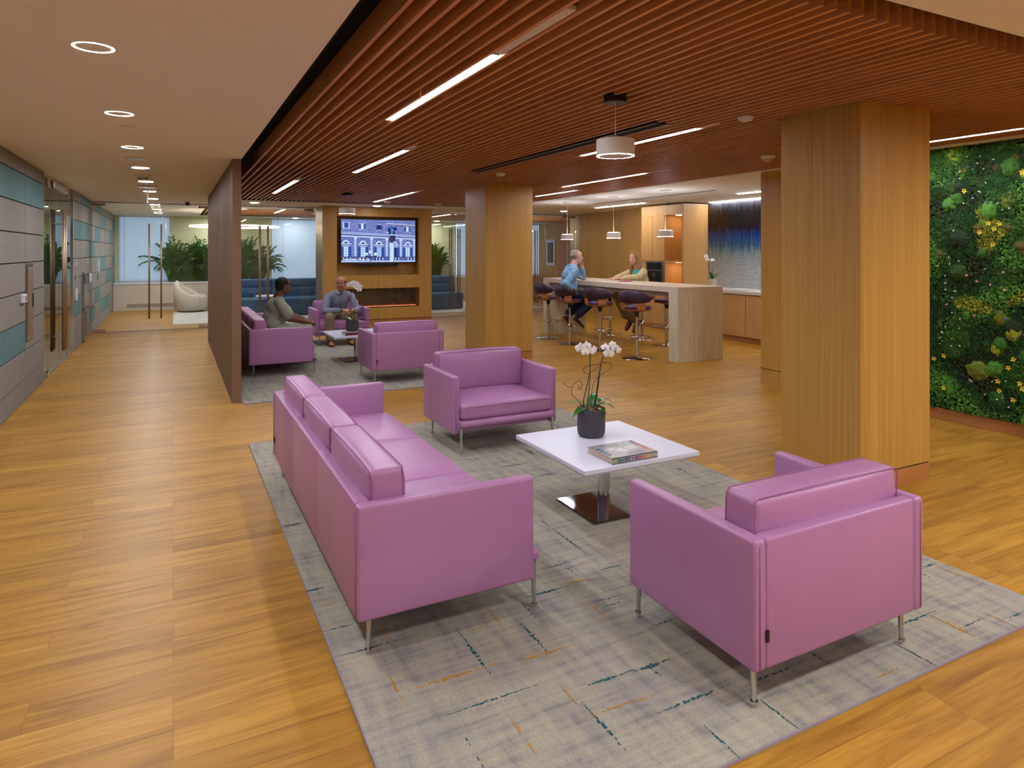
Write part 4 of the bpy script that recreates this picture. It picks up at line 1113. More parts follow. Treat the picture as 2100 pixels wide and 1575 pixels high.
# ------------------------------------------------------------------ kitchen
t = thing('sink_counter', 'oak base cabinet run with pale stone top below the mosaic', 'cabinet', (9.2, 7.9, 0)); L = t.location
bm = nb(); box(bm, 8.9, 9.53, 5.72, 10.08, .1, .83); mk('carcass', bm, 'oak_panel', t, off=L)
y = 5.74
while y < 10.0:
    bm = nb(); y1 = min(y+.686, 10.08); box(bm, 8.882, 8.9, y+.003, y1-.003, .1, .825, .001, 1); mk('door', bm, 'oak_panel', t, off=L); y += .69
bm = nb(); box(bm, 8.86, 9.53, 5.72, 10.085, .84, .9, .003, 1); mk('worktop', bm, 'quartz', t, off=L)
bm = nb(); box(bm, 8.93, 9.53, 5.72, 10.08, 0, .1); mk('plinth', bm, 'oak_base', t, off=L)
t = thing('serving_tray', 'flat pale tray lying on the sink counter', 'tray', (9.15, 8.85, .9))
bm = nb(); lathe(bm, [(0,0),(.15,0),(.17,.012),(.165,.014),(.148,.004),(0,.004)], 32); mk('dish', bm, 'white', t, 'auto')
t = thing('tall_cabinet', 'tall oak kitchen cabinet with lit niche and built-in coffee machine', 'cabinet', (9.2, 10.75, 0)); L = t.location
bm = nb()
box(bm, 8.9, 9.53, 10.09, 10.145, .0, 2.535); box(bm, 8.92, 9.53, 10.66, 11.41, .08, 2.535); box(bm, 9.4, 9.53, 10.14, 10.66, .9, 2.535)
box(bm, 8.925, 9.4, 10.145, 10.66, 2.33, 2.53); box(bm, 8.9, 9.4, 10.145, 10.66, 1.375, 1.40); box(bm, 8.92, 9.53, 10.14, 10.66, .08, .9)
mk('carcass', bm, 'oak_panel', t, off=L)
for a, b in ((11.045, 11.408), (10.66, 11.04)):
    bm = nb(); box(bm, 8.9, 8.92, a+.002, b-.002, 1.40, 2.325, .001, 1); mk('door', bm, 'oak_panel', t, off=L)
for a, b in ((10.145,10.655),(10.66,11.408)):
    for z0, z1 in ((.1,.45),(.455,.93 if a > 10.3 else .895)):
        bm = nb(); box(bm, 8.9, 8.92, a+.002, b-.002, z0, z1, .001, 1); mk('drawer', bm, 'oak_panel', t, off=L)
bm = nb(); box(bm, 8.9, 8.918, 10.147, 11.408, 2.33, 2.53); mk('top_fascia', bm, 'oak_panel', t, off=L)
bm = nb(); box(bm, 8.93, 9.5, 10.1, 11.4, 0, .08); mk('plinth', bm, 'oak_base', t, off=L)
bm = nb(); box(bm, 9.05, 9.3, 10.3, 10.5, 2.322, 2.329); box(bm, 9.05, 9.3, 10.3, 10.5, 1.368, 1.374); mk('niche_light', bm, emit('niche_glow', (255,214,170), 12), t, off=L)
t = thing('coffee_machine', 'built-in steel and black coffee machine in the tall cabinet', 'coffee machine', (8.9, 10.97, .94)); L = t.location
bm = nb(); box(bm, 8.895, 8.93, 10.68, 11.26, .94, 1.39, .003, 1); mk('steel_frame', bm, 'steel', t, off=L)
bm = nb(); box(bm, 8.888, 8.895, 10.75, 11.2, 1.22, 1.36); box(bm, 8.888, 8.895, 10.75, 11.2, .96, 1.19); mk('black_front', bm, 'blackplastic', t, off=L)
bm = nb(); box(bm, 8.87, 8.889, 10.93, 11.02, 1.07, 1.16, .004, 1); mk('coffee_spout', bm, 'chrome', t, off=L)
t = thing('vase', 'green and dark glass vase on the niche shelf', 'vase', (9.12, 10.24, 1.401))
bm = nb(); lathe(bm, [(0,0),(.03,0),(.05,.06),(.078,.16),(.075,.20)], 24); mk('vase_body', bm, mat('green_glass', (40,110,36), .15), t, True)
bm = nb(); lathe(bm, [(.0755,.2),(.062,.235),(.03,.25),(.02,.27),(.024,.275)], 24); mk('vase_neck', bm, mat('plum_glass', (40,20,44), .12), t, True)
t = thing('bowl_stand', 'small dark footed bowl in the lower niche', 'bowl', (9.1, 10.25, .901))
bm = nb(); lathe(bm, [(0,0),(.04,0),(.01,.02),(.01,.09),(.06,.12),(.09,.15),(.085,.155),(0,.12)], 24); mk('footed_dish', bm, mat('dark_red_wood', (52,24,20), .3), t, True)

# ------------------------------------------------------------------ lounge furniture behind the glass
tube_ = None
def lounge(label, x0, units, group=None):
    w = 1.2; t = thing('blue_sofa', label, 'sofa', (x0, 17, 0), 0, 'blue lounge sofas')
    for i in range(units):
        a, b = i*w+.004, (i+1)*w-.004
        bm = nb(); box(bm, a+.03, b-.03, .05, .9, .0, .04); mk('plinth', bm, 'blackplastic', t)
        bm = nb(); rbox(bm, a, b, 0, .95, .04, .45, (0,.01,.01), 8, .03); mk('seat_block', bm, 'navy', t, True)
        bm = nb(); rbox(bm, a, b, .6, .95, .45, .69, (0,.012,0), 8, .02); mk('lower_back', bm, 'navy', t, True)
        bm = nb(); rbox(bm, a, b, .66, .97, .69, .90, (0,.012,0), 8, .02); mk('upper_back', bm, 'navy', t, True)
    return t
lounge('long navy blue sofa in the lounge left of the fireplace', 1.0, 3)
lounge('navy blue sofa in the lounge right of the fireplace', 4.75, 2)
t = thing('round_table', 'small white round pedestal table before the long blue sofa', 'table', (1.92, 15.75, 0))
bm = nb(); lathe(bm, [(0,.585),(.28,.585),(.3,.6),(.28,.612),(0,.612)], 36); mk('tabletop', bm, 'white', t, 'auto')
bm = nb(); cyl(bm, (0,0,.01), .022, .575, 16); cyl(bm, (0,0,0), .2, .012, 32); mk('pedestal', bm, 'chrome', t, 'auto')
# tub chair
t = thing('tub_chair', 'off-white curved tub chair beyond the corridor glass doors', 'armchair', (.42, 19.5, .012), R(-108))
bm = nb(); prev = None; n = 30
for i in range(n+1):
    a = R(90+42)+R(276)*i/n; e = abs(i/n-.5)*2
    top = .82-.38*min(1, e*1.25)**1.1; ro = .38; sl = 1.0
    cur = []
    for rr_, z in ((ro-.06, .03),(ro+.0,.06),(ro+.04,top*.5),(ro+.02,top-.04),(ro-.03,top),(ro-.10,top-.04),(ro-.13,.42),(ro-.14,.1)):
        cur.append(bm.verts.new((rr_*math.cos(a), rr_*math.sin(a)+.0, z)))
    if prev:
        for k in range(8): bm.faces.new((prev[k], prev[(k+1)%8], cur[(k+1)%8], cur[k]))
    else: bm.faces.new(cur)
    prev = cur
bm.faces.new(prev[::-1]); mk('curved_back', bm, 'tub', t, True)
bm = nb(); lathe(bm, [(0,.04),(.33,.04),(.37,.1),(.37,.36),(.33,.42),(0,.44)], 32, (0,.03,0)); mk('seat', bm, 'tub', t, True)
bm = nb(); cyl(bm, (0,0,0), .33, .045, 32); mk('swivel_base', bm, 'blackplastic', t)
# picture + door niche on the lounge's wood wall
t = thing('framed_picture', 'white framed picture on the wood wall beyond the glass', 'picture', (11.69, 20.0, 1.1)); 
bm = nb(); box(bm, -.02, 0, -.3, .3, 0, .9, .003, 1); mk('frame', bm, 'white', t)
bm = nb(); box(bm, -.024, -.02, -.2, .2, .1, .8); mk('print', bm, mat('brown_print', (96,72,60), .5), t)
bm = nb(); box(bm, 11.68, 11.7, 18.6, 19.45, 0, 2.1); box(bm, 11.67, 11.69, 18.68, 19.37, 0, 2.04); struct(mk('door_1', bm, 'oak_base'))

# palms in the planter ledge
def palm(loc, seed, h=1.15, nf=15, label='', group='feathery palms along the windows'):
    t = thing('palm_plant', label, 'plant', loc, 0, group); rnd = random.Random(seed)
    fb, sb = nb(), nb()
    for i in range(nf):
        a = rnd.uniform(0, 6.28); lean = rnd.uniform(.15, 1.25); L = h*rnd.uniform(.75, 1.1)
        bx, by = rnd.uniform(-.12,.12), rnd.uniform(-.08,.08)
        d = Vector((math.cos(a), math.sin(a)*.6, 0)); pts = []; p = Vector((bx, by, 0)); pitch = R(88)-lean*.3
        n = 12
        for k in range(n+1):
            pts.append(p.copy()); p = p+(d*math.cos(pitch)+z_*math.sin(pitch))*(L/n)
            pitch -= lean*(.05+.16*(k/n))*1.3
        for q in pts: q.y = max(-.42, min(.1, q.y))
        tube(sb, pts, [.006]*6+[.004]*4+[.002]*3, 5)
        for k in range(1, n+1):
            tdir = (pts[k]-pts[k-1]).normalized(); sd = tdir.cross(z_)
            sd = sd.normalized() if sd.length > .05 else Vector((1,0,0))
            for j in (0, .33, .67):
                q = pts[k-1].lerp(pts[k], j)
                ll = .23*(1-abs(k/n-.55)*.9)*rnd.uniform(.8,1.1)
                for s in (-1, 1):
                    ld = (sd*s*.8+tdir*.6-z_*rnd.uniform(.0,.35)).normalized(); e = q+ld*ll
                    e.y = max(-.5, min(.14, e.y)); wv_ = (ld.cross(z_).normalized()*rnd.uniform(.2,1)+ld.cross(Vector((0,1,.3))).normalized()*rnd.uniform(.3,1)).normalized()*.02
                    m_ = q.lerp(e, .45)
                    vs = [fb.verts.new(x) for x in (q, m_+wv_, e, m_-wv_)]; fb.faces.new(vs)
    mk('fronds', fb, 'palm', t); mk('canes', sb, 'palm_stem', t, True)
    return t
pl = palm((.05, 20.72, .751), 1, 1.2, 44, 'feathery green palm at the left end of the ledge right of the corridor window')
PX = [(.45,1.1,'feathery green palm seen above the tub chair'),(.85,1.25,'feathery green palm beside the fin screen'),(1.3,1.15,'feathery green palm behind the left glass door pulls'),(1.75,1.3,'tallest palm behind the long blue sofa'),(2.2,1.05,'palm arching over the blue sofa towards the window blind'),
      (5.6,1.1,'palm just right of the fireplace block behind glass'),(6.3,1.15,'second palm right of the fireplace block'),(7.0,1.3,'palm behind the glass pulls right of the fireplace'),(7.7,1.15,'palm next to the oak pillar seen through glass')]
for i, (x, h, lab) in enumerate(PX): palm((x, 20.72, .751), 10+i, h*1.0, 44, lab)

# ------------------------------------------------------------------ people
def hand(bm, w, d, nrm, th, curl=.5, s=1.0, spread=.1):
    w, d, nrm = Vector(w), Vector(d).normalized(), Vector(nrm); nrm = (nrm-d*nrm.dot(d)).normalized(); th = Vector(th); th = (th-d*th.dot(d)-nrm*th.dot(nrm)).normalized()
    cap(bm, w-d*.02, w+d*.02, .024*s, .027*s)
    offs = [(.030, .088, .078), (.010, .094, .086), (-.011, .089, .078), (-.030, .080, .062)]
    for o, pl, fl in offs:
        k = w+d*pl*s+th*o*s
        cap(bm, w+d*.012+th*o*.6*s, k, .0155*s, .0115*s, 10)
        fd = (d+th*o*spread*8).normalized(); p = k; a = 0; c_s = math.cos; 
        for j, seg in enumerate((.46, .30, .24)):
            a += curl*(.55, .75, .5)[j]
            v = (fd*math.cos(a)+nrm*math.sin(a)).normalized(); q = p+v*fl*seg*s
            cap(bm, p, q, (.0098-.0009*j)*s, (.0092-.0011*j)*s, 8); p = q
    p = w+d*.022*s+th*.02*s; v = (d*.55+th*.75+nrm*.25).normalized(); q = p+v*.042*s; cap(bm, p, q, .0155*s, .012*s, 8)
    v2 = (d*.85+th*.25+nrm*.35).normalized(); q2 = q+v2*.032*s; cap(bm, q, q2, .0115*s, .0095*s, 8); cap(bm, q2, q2+v2*.02*s, .0095*s, .008*s, 8)

def headmtx(c, yaw, pitch, roll=0):
    return Matrix.Translation(Vector(c)) @ Matrix.Rotation(yaw, 4, 'Z') @ Matrix.Rotation(pitch, 4, 'X') @ Matrix.Rotation(roll, 4, 'Y')

def head(bm, H, wide=1.0, nose=1.0):
    rot = H.to_3x3()
    def e(c, r): ell(bm, H @ Vector(c), r, rot, 3)
    def k(a, b, r0, r1): cap(bm, H @ Vector(a), H @ Vector(b), r0, r1, 10)
    e((0,-.012,.035), (.076*wide,.094,.088)); e((0,.018,-.02), (.066*wide,.078,.09)); e((0,.035,-.062), (.047*wide,.052,.052))
    e((0,.068,-.092), (.022,.02,.018)); e((0,.055,.05), (.055,.035,.045))
    for s in (-1, 1):
        e((s*.036*wide,.058,-.025), (.026,.028,.028)); k((s*.012,.091,.017), (s*.045,.074,.02), .0075, .006)
        e((s*.05*wide,.0,-.06), (.02,.04,.03))
        e((s*.0775*wide,-.008,-.012), (.009,.019,.031)); e((s*.083*wide,-.014,.004), (.006,.015,.018))
    k((0,.092,.012), (0,.114*nose,-.022), .0085, .0125); e((-.011,.102,-.027), (.0085,.01,.007)); e((.011,.102,-.027), (.0085,.01,.007))
    k((-.017,.088,-.05), (.017,.088,-.05), .006, .006); k((-.014,.086,-.06), (.014,.086,-.06), .007, .007); k((0,.094,-.051),(0,.092,-.06),.006,.007)

def face_bits(root, H, brow, lips=True, glasses=False):
    rot = H.to_3x3(); bm = nb()
    for s in (-1, 1): ell(bm, H @ Vector((s*.031,.0805,.002)), (.0125,.007,.0055), rot, 2)
    mk('eye_whites', bm, 'eye_white', root, True)
    bm = nb()
    for s in (-1, 1): ell(bm, H @ Vector((s*.031,.0865,.002)), (.0055,.0025,.0052), rot, 2)
    mk('irises', bm, 'eye', root, True)
    bm = nb()
    for s in (-1, 1): tube(bm, [H @ Vector(q) for q in ((s*.014,.0965,.021),(s*.03,.094,.026),(s*.047,.083,.021))], [.003,.0034,.0018], 6)
    for s in (-1, 1): tube(bm, [H @ Vector(q) for q in ((s*.019,.088,.006),(s*.031,.0895,.009),(s*.043,.083,.006))], [.0013,.0018,.0013], 5)
    mk('eyebrows', bm, brow, root)
    if lips:
        bm = nb(); tube(bm, [H @ Vector(q) for q in ((-.021,.0875,-.054),(-.008,.0985,-.0515),(0,.0995,-.0525),(.008,.0985,-.0515),(.021,.0875,-.054))], [.001,.0035,.003,.0035,.001], 6)
        tube(bm, [H @ Vector(q) for q in ((-.019,.087,-.056),(0,.0985,-.061),(.019,.087,-.056))], [.001,.0042,.001], 6)
        mk('lips', bm, 'lip', root, True)
    if glasses:
        bm = nb()
        for s in (-1, 1):
            tube(bm, [H @ Vector((s*.033+.021*math.cos(a),.106,.0+.016*math.sin(a))) for a in [2*math.pi*i/16 for i in range(16)]], .0013, 5, closed=True)
            tube(bm, [H @ Vector(q) for q in ((s*.054,.106,.004),(s*.078,.06,.006),(s*.083,-.01,.008))], .0014, 5)
        tube(bm, [H @ Vector(q) for q in ((-.012,.107,.002),(0,.11,.005),(.012,.107,.002))], .0014, 5)
        mk('spectacles', bm, 'steel', root)

def limb(bm, a, b, c, r):
    cap(bm, a, b, r[0], r[1], 14); cap(bm, b, c, r[1], r[2], 14)

def torso(bm, hips, chest, neckb, sh, r=1.0, belly=0):
    hips, chest, neckb = Vector(hips), Vector(chest), Vector(neckb); shL, shR = Vector(sh[0]), Vector(sh[1])
    up = (chest-hips).normalized(); ax = (shR-shL).normalized(); fw = up.cross(ax)*-1
    rot = Matrix((ax, ax.cross(up)*-1, up)).transposed()
    if rot.determinant() < 0: rot = Matrix((ax, ax.cross(up), up)).transposed()
    ell(bm, hips+up*.02, (.17*r,.125*r,.13), rot); ell(bm, hips.lerp(chest, .42), (.145*r,.112*r+belly,.17), rot)
    ell(bm, chest, (.165*r,.115*r,.17), rot); cap(bm, shL, shR, .062*r, .062*r, 14)
    cap(bm, chest+up*.05, neckb, .10*r, .055, 14)
    return up, ax, rot

def shoe(name, root, ankle, toe_dir, m, L=.27, sole='sole', pitch=0):
    a = Vector(ankle); d = Vector(toe_dir).normalized(); s = d.cross(Vector((0,0,1))).normalized(); u = s.cross(d).normalized()
    rot = Matrix((s, d, u)).transposed(); bm = nb()
    base_ = a-u*.062
    ell(bm, base_+d*.13+u*.004, (.044,.085,.030), rot); ell(bm, base_+d*.02+u*.012, (.037,.07,.042), rot); cap(bm, base_+u*.03, a+u*.015, .038, .04); ell(bm, base_+d*.07+u*.016, (.038,.075,.036), rot)
    me = remesh(bm, .006, 3); o = mko(name, me, m, root, True)
    bm = nb()
    for k, (y, w_) in enumerate(((-.05,.02),(-.03,.034),(.03,.036),(.1,.045),(.17,.044),(.205,.026),(.215,.008))):
        for sx in (-1, 1):
            for z in (-.028, -.012): bm.verts.new(base_+d*y+s*sx*w_+u*z)
    bmesh.ops.convex_hull(bm, input=bm.verts); mk('shoe_sole', bm, sole, o)
    return o

def person(label, loc, rz, skin, build):
    bm = nb(); post = build(bm)
    me = remesh(bm, .0055, 3, .45)
    o = mko('person', me, skin, None, True, loc); o.rotation_euler = (0,0,rz); tag(o, label, 'person')
    post(o); return o
def cloth(name, root, bm, m, voxel=.008, it=3, wr=.004, fr=22):
    me = remesh(bm, voxel, it)
    vs = me.vertices; no = [v.normal.copy() for v in vs]
    for v, n_ in zip(vs, no):
        a = mnoise.noise(Vector((v.co.x*fr, v.co.y*fr, v.co.z*fr*.5)))+.5*mnoise.noise(Vector((v.co.z*fr*1.8, v.co.x*fr, v.co.y*fr*.6)))
        v.co += n_*a*wr
    return mko(name, me, m, root, True)
V = Vector

# --- woman in sage green on the far sofa, facing +X
def w1(bm):
    H = headmtx((0,.135,1.098), R(10), R(-3))
    head(bm, H, 1.0, .98); cap(bm, (0,.045,.93), (0,.10,1.05), .062, .056)
    cap(bm, (0,.10,1.04), (0,.12,1.075), .06, .05)
    torso(bm, (0,0,.53), (0,.04,.79), (0,.05,.93), ((-.13,.055,.875),(.13,.055,.875)), .84)
    limb(bm, (.17,.07,.85), (.235,.17,.665), (.13,.43,.585), (.05,.05,.031))
    limb(bm, (-.17,.07,.85), (-.225,.22,.68), (-.09,.45,.60), (.05,.05,.031))
    hand(bm, (.13,.44,.585), (-.35,.9,-.12), (-.1,-.1,-1), (-1,-.3,.1), .55, .95)
    hand(bm, (-.09,.46,.60), (.25,.85,-.45), (.1,-.3,-1), (1,.1,0), .6, .95)
    for s in (-1, 1): limb(bm, (s*.1,.02,.51), (s*.115,.43,.485), (s*.12,.36,.10), (.085,.055,.036))
    def post(o):
        face_bits(o, H, 'hair_black')
        b = nb(); rot = H.to_3x3()
        ell(b, H @ V((0,-.026,.048)), (.084,.098,.088), rot); ell(b, H @ V((0,-.055,.0)), (.074,.064,.08), rot)
        cloth('hair', o, b, 'hair_black', .007, 2, .0025, 120)
        b = nb(); ell(b, H @ V((.083,-.004,-.044)), (.006,.006,.006), sub=2); mk('earring', b, 'dot', o, True)
        b = nb(); torso(b, (0,-.005,.55), (0,.035,.79), (0,.04,.90), ((-.165,.058,.89),(.165,.058,.89)), 1.2, .03)
        for s, el in ((1, (.238,.165,.68)), (-1, (-.228,.21,.695))):
            cap(b, (s*.17,.065,.86), V(el)+V((0,-.01,.04)), .078, .082, 14)
        ell(b, (0,.02,.54), (.185,.15,.12))
        cloth('top', o, b, 'fabric_sage', .009, 4, .006, 16)
        b = nb(); ell(b, (0,0,.5), (.18,.15,.1))
        for s in (-1, 1): cap(b, (s*.09,.03,.50), (s*.115,.44,.485), .105, .082, 14); cap(b, (s*.115,.44,.485), (s*.12,.365,.17), .08, .07, 14)
        cloth('trousers', o, b, 'fabric_mint', .009, 4, .005, 14)
        b = nb(); tube(b, [V((-.09,.45,.60))+V((.036*math.cos(a), .012*math.sin(a)*0, .034*math.sin(a))) for a in [2*math.pi*i/16 for i in range(16)]], .008, 6, closed=True)
        box(b, -.112, -.068, .436, .466, .625, .64, .003, 1); mk('wrist_watch', b, mat('pale_blue_strap', (160,190,200), .5), o, True)
        b = nb(); ell(b, (.055,.53,.575), (.012,.012,.012), sub=2); mk('ring_jewel', b, 'dot', o, True)
        for s in (-1, 1): shoe('shoe', o, (s*.12,.36,.12), (0,1,0), 'tub')
    return post
person('woman with short black hair in sage green top sitting on the far lilac sofa', (1.27, 9.95, .0), -R(90), 'skin_dark', w1)

# --- man in grey shirt in the far armchair, facing the camera
def m2(bm):
    H = headmtx((.0,.235,1.045), R(-26), R(-6), R(0))
    head(bm, H, .97); cap(bm, (-.01,.15,.87), (-.03,.205,.98), .056, .054)
    torso(bm, (0,0,.53), (0,.10,.75), (0,.15,.875), ((-.14,.15,.82),(.14,.15,.82)), .84)
    limb(bm, (.18,.15,.81), (.265,.27,.58), (.03,.47,.60), (.048,.04,.031))
    limb(bm, (-.18,.15,.81), (-.27,.29,.58), (-.175,.47,.60), (.048,.04,.031))
    hand(bm, (.01,.475,.605), (-.95,.2,-.05), (0,-.4,-1), (0,.9,.3), .7)
    hand(bm, (-.16,.475,.60), (.9,.25,0), (0,.2,-1), (0,.4,1), .85)
    limb(bm, (.1,.02,.50), (.235,.43,.485), (.215,.42,.11), (.085,.058,.038)); limb(bm, (-.1,.02,.50), (-.165,.42,.485), (-.125,.40,.11), (.085,.058,.038))
    def post(o):
        face_bits(o, H, 'hair_black')
        b = nb(); rot = H.to_3x3(); ell(b, H @ V((0,-.030,.020)), (.0835,.086,.072), rot)
        cloth('cropped_hair', o, b, 'hair_black', .006, 2, .001, 120)
        b = nb(); torso(b, (0,-.005,.55), (0,.095,.75), (0,.145,.885), ((-.16,.148,.832),(.16,.148,.832)), 1.08, .0)
        cap(b, (-.1,.145,.862), (.1,.145,.862), .066, .066)
        for a, e_, w_ in (((.20,.15,.82),(.27,.27,.585),(.055,.455,.60)), ((-.20,.15,.82),(-.275,.29,.585),(-.19,.455,.60))):
            limb(b, a, e_, w_, (.064,.055,.044))
        for s in (-1, 1): cap(b, (s*.045,.2,.875), (s*.03,.25,.865), .028, .016)
        tube(b, [(.062*math.cos(a), .155+.058*math.sin(a), .895+.012*-math.sin(a)) for a in [2*math.pi*i/20 for i in range(20)]], .014, 8, closed=True)
        cloth('shirt', o, b, 'fabric_grey', .008, 2, .006, 20)
        b = nb(); tube(b, [(0,.235,.85),(0,.252,.76),(0,.2,.62)], .005, 6)
        mk('shirt_placket', b, 'fabric_grey', o, True)
        b = nb(); ell(b, (0,0,.5), (.175,.14,.1))
        limb(b, (.09,.03,.505), (.235,.435,.485), (.217,.415,.16), (.105,.08,.072)); limb(b, (-.09,.03,.505), (-.165,.425,.485), (-.127,.395,.16), (.105,.08,.072))
        cloth('trousers', o, b, 'khaki', .009, 3, .005, 18)
        b = nb(); cap(b, (.215,.42,.10), (.217,.415,.19), .045, .05); mk('sock', b, 'blackplastic', o, True)
        b = nb(); cap(b, (-.125,.40,.10), (-.127,.395,.19), .045, .05); mk('sock', b, 'blackplastic', o, True)
        b = nb(); tube(b, [V((.045,.47,.602))+V((.005, .034*math.cos(a), .034*math.sin(a))) for a in [2*math.pi*i/16 for i in range(16)]], .008, 6, closed=True); mk('wrist_watch', b, 'blackplastic', o, True)
        shoe('shoe', o, (.215,.42,.108), (.05,1,-.0), 'shoe_tan'); shoe('shoe', o, (-.125,.40,.108), (-.12,1,0), 'shoe_tan')
    return post
person('balding man in grey-blue shirt and khaki trousers leaning forward in the far armchair', (2.56, 11.74, .0), R(180), 'skin_tan', m2)

# --- grey haired man on the bar stool, facing +X
def m3(bm):
    H = headmtx((-.0,.135,1.50), R(-8), R(-4), 0)
    head(bm, H, 1.02, 1.03); cap(bm, (0,.06,1.30), (0,.11,1.44), .060, .057)
    torso(bm, (0,-.02,.87), (0,-.01,1.15), (0,.05,1.31), ((-.14,.065,1.265),(.14,-.005,1.26)), .88)
    limb(bm, (.18,-.01,1.25), (.25,-.24,1.06), (.16,.02,.875), (.05,.042,.033))
    limb(bm, (-.18,.08,1.25), (-.19,.40,1.125), (-.10,.30,1.36), (.057,.047,.033))
    hand(bm, (.16,.03,.87), (-.35,.75,-.25), (-.3,-.1,-.9), (-.6,-.3,.2), .4)
    hand(bm, (-.10,.295,1.365), (.45,-.35,.75), (.3,-.9,-.3), (.4,.3,-.9), .95)
    limb(bm, (.1,.02,.84), (.14,.47,.80), (.09,.10,.47), (.085,.058,.038)); limb(bm, (-.1,.02,.84), (-.12,.46,.78), (-.06,-.02,.48), (.085,.058,.038))
    def post(o):
        face_bits(o, H, 'hair_grey', True, True)
        b = nb(); rot = H.to_3x3(); ell(b, H @ V((0,-.036,.022)), (.0835,.083,.07), rot); ell(b, H @ V((0,-.03,.06)), (.072,.082,.066), rot)
        for s in (-1, 1): cap(b, H @ V((s*.076,.0,.01)), H @ V((s*.076,.012,-.03)), .011, .008)
        cloth('hair', o, b, 'hair_grey', .006, 2, .003, 90)
        b = nb(); torso(b, (0,-.03,.90), (0,-.015,1.15), (0,.045,1.30), ((-.165,.068,1.283),(.165,-.01,1.275)), 1.1, .03)
        cap(b, (-.1,.06,1.315), (.1,.03,1.31), .062, .062)
        limb(b, (.195,-.01,1.255), (.255,-.24,1.06), (.175,-.03,.91), (.068,.058,.046)); limb(b, (-.195,.08,1.26), (-.19,.395,1.14), (-.125,.335,1.28), (.068,.058,.046))
        tube(b, [(.066*math.cos(a), .06+.062*math.sin(a), 1.345-.015*math.sin(a)) for a in [2*math.pi*i/20 for i in range(20)]], .015, 8, closed=True)
        ell(b, (0,-.02,.87), (.18,.15,.09))
        cloth('shirt', o, b, 'fabric_blue', .009, 2, .009, 18)
        b = nb(); ell(b, (0,-.02,.845), (.175,.15,.085))
        limb(b, (.09,.02,.85), (.14,.475,.80), (.095,.13,.52), (.10,.078,.075)); limb(b, (-.09,.02,.85), (-.12,.465,.78), (-.065,.02,.52), (.10,.078,.075))
        cloth('jeans', o, b, 'denim', .009, 3, .004, 18)
        shoe('shoe', o, (.09,.09,.455), (.12,.75,-.62), 'shoe_black', sole='ply'); shoe('shoe', o, (-.06,-.03,.46), (0,.7,-.7), 'shoe_black', sole='ply')
    return post
person('grey-haired man with glasses in a light blue shirt on a bar stool', (6.12, 9.82, .0), -R(90), 'skin_fair', m3)

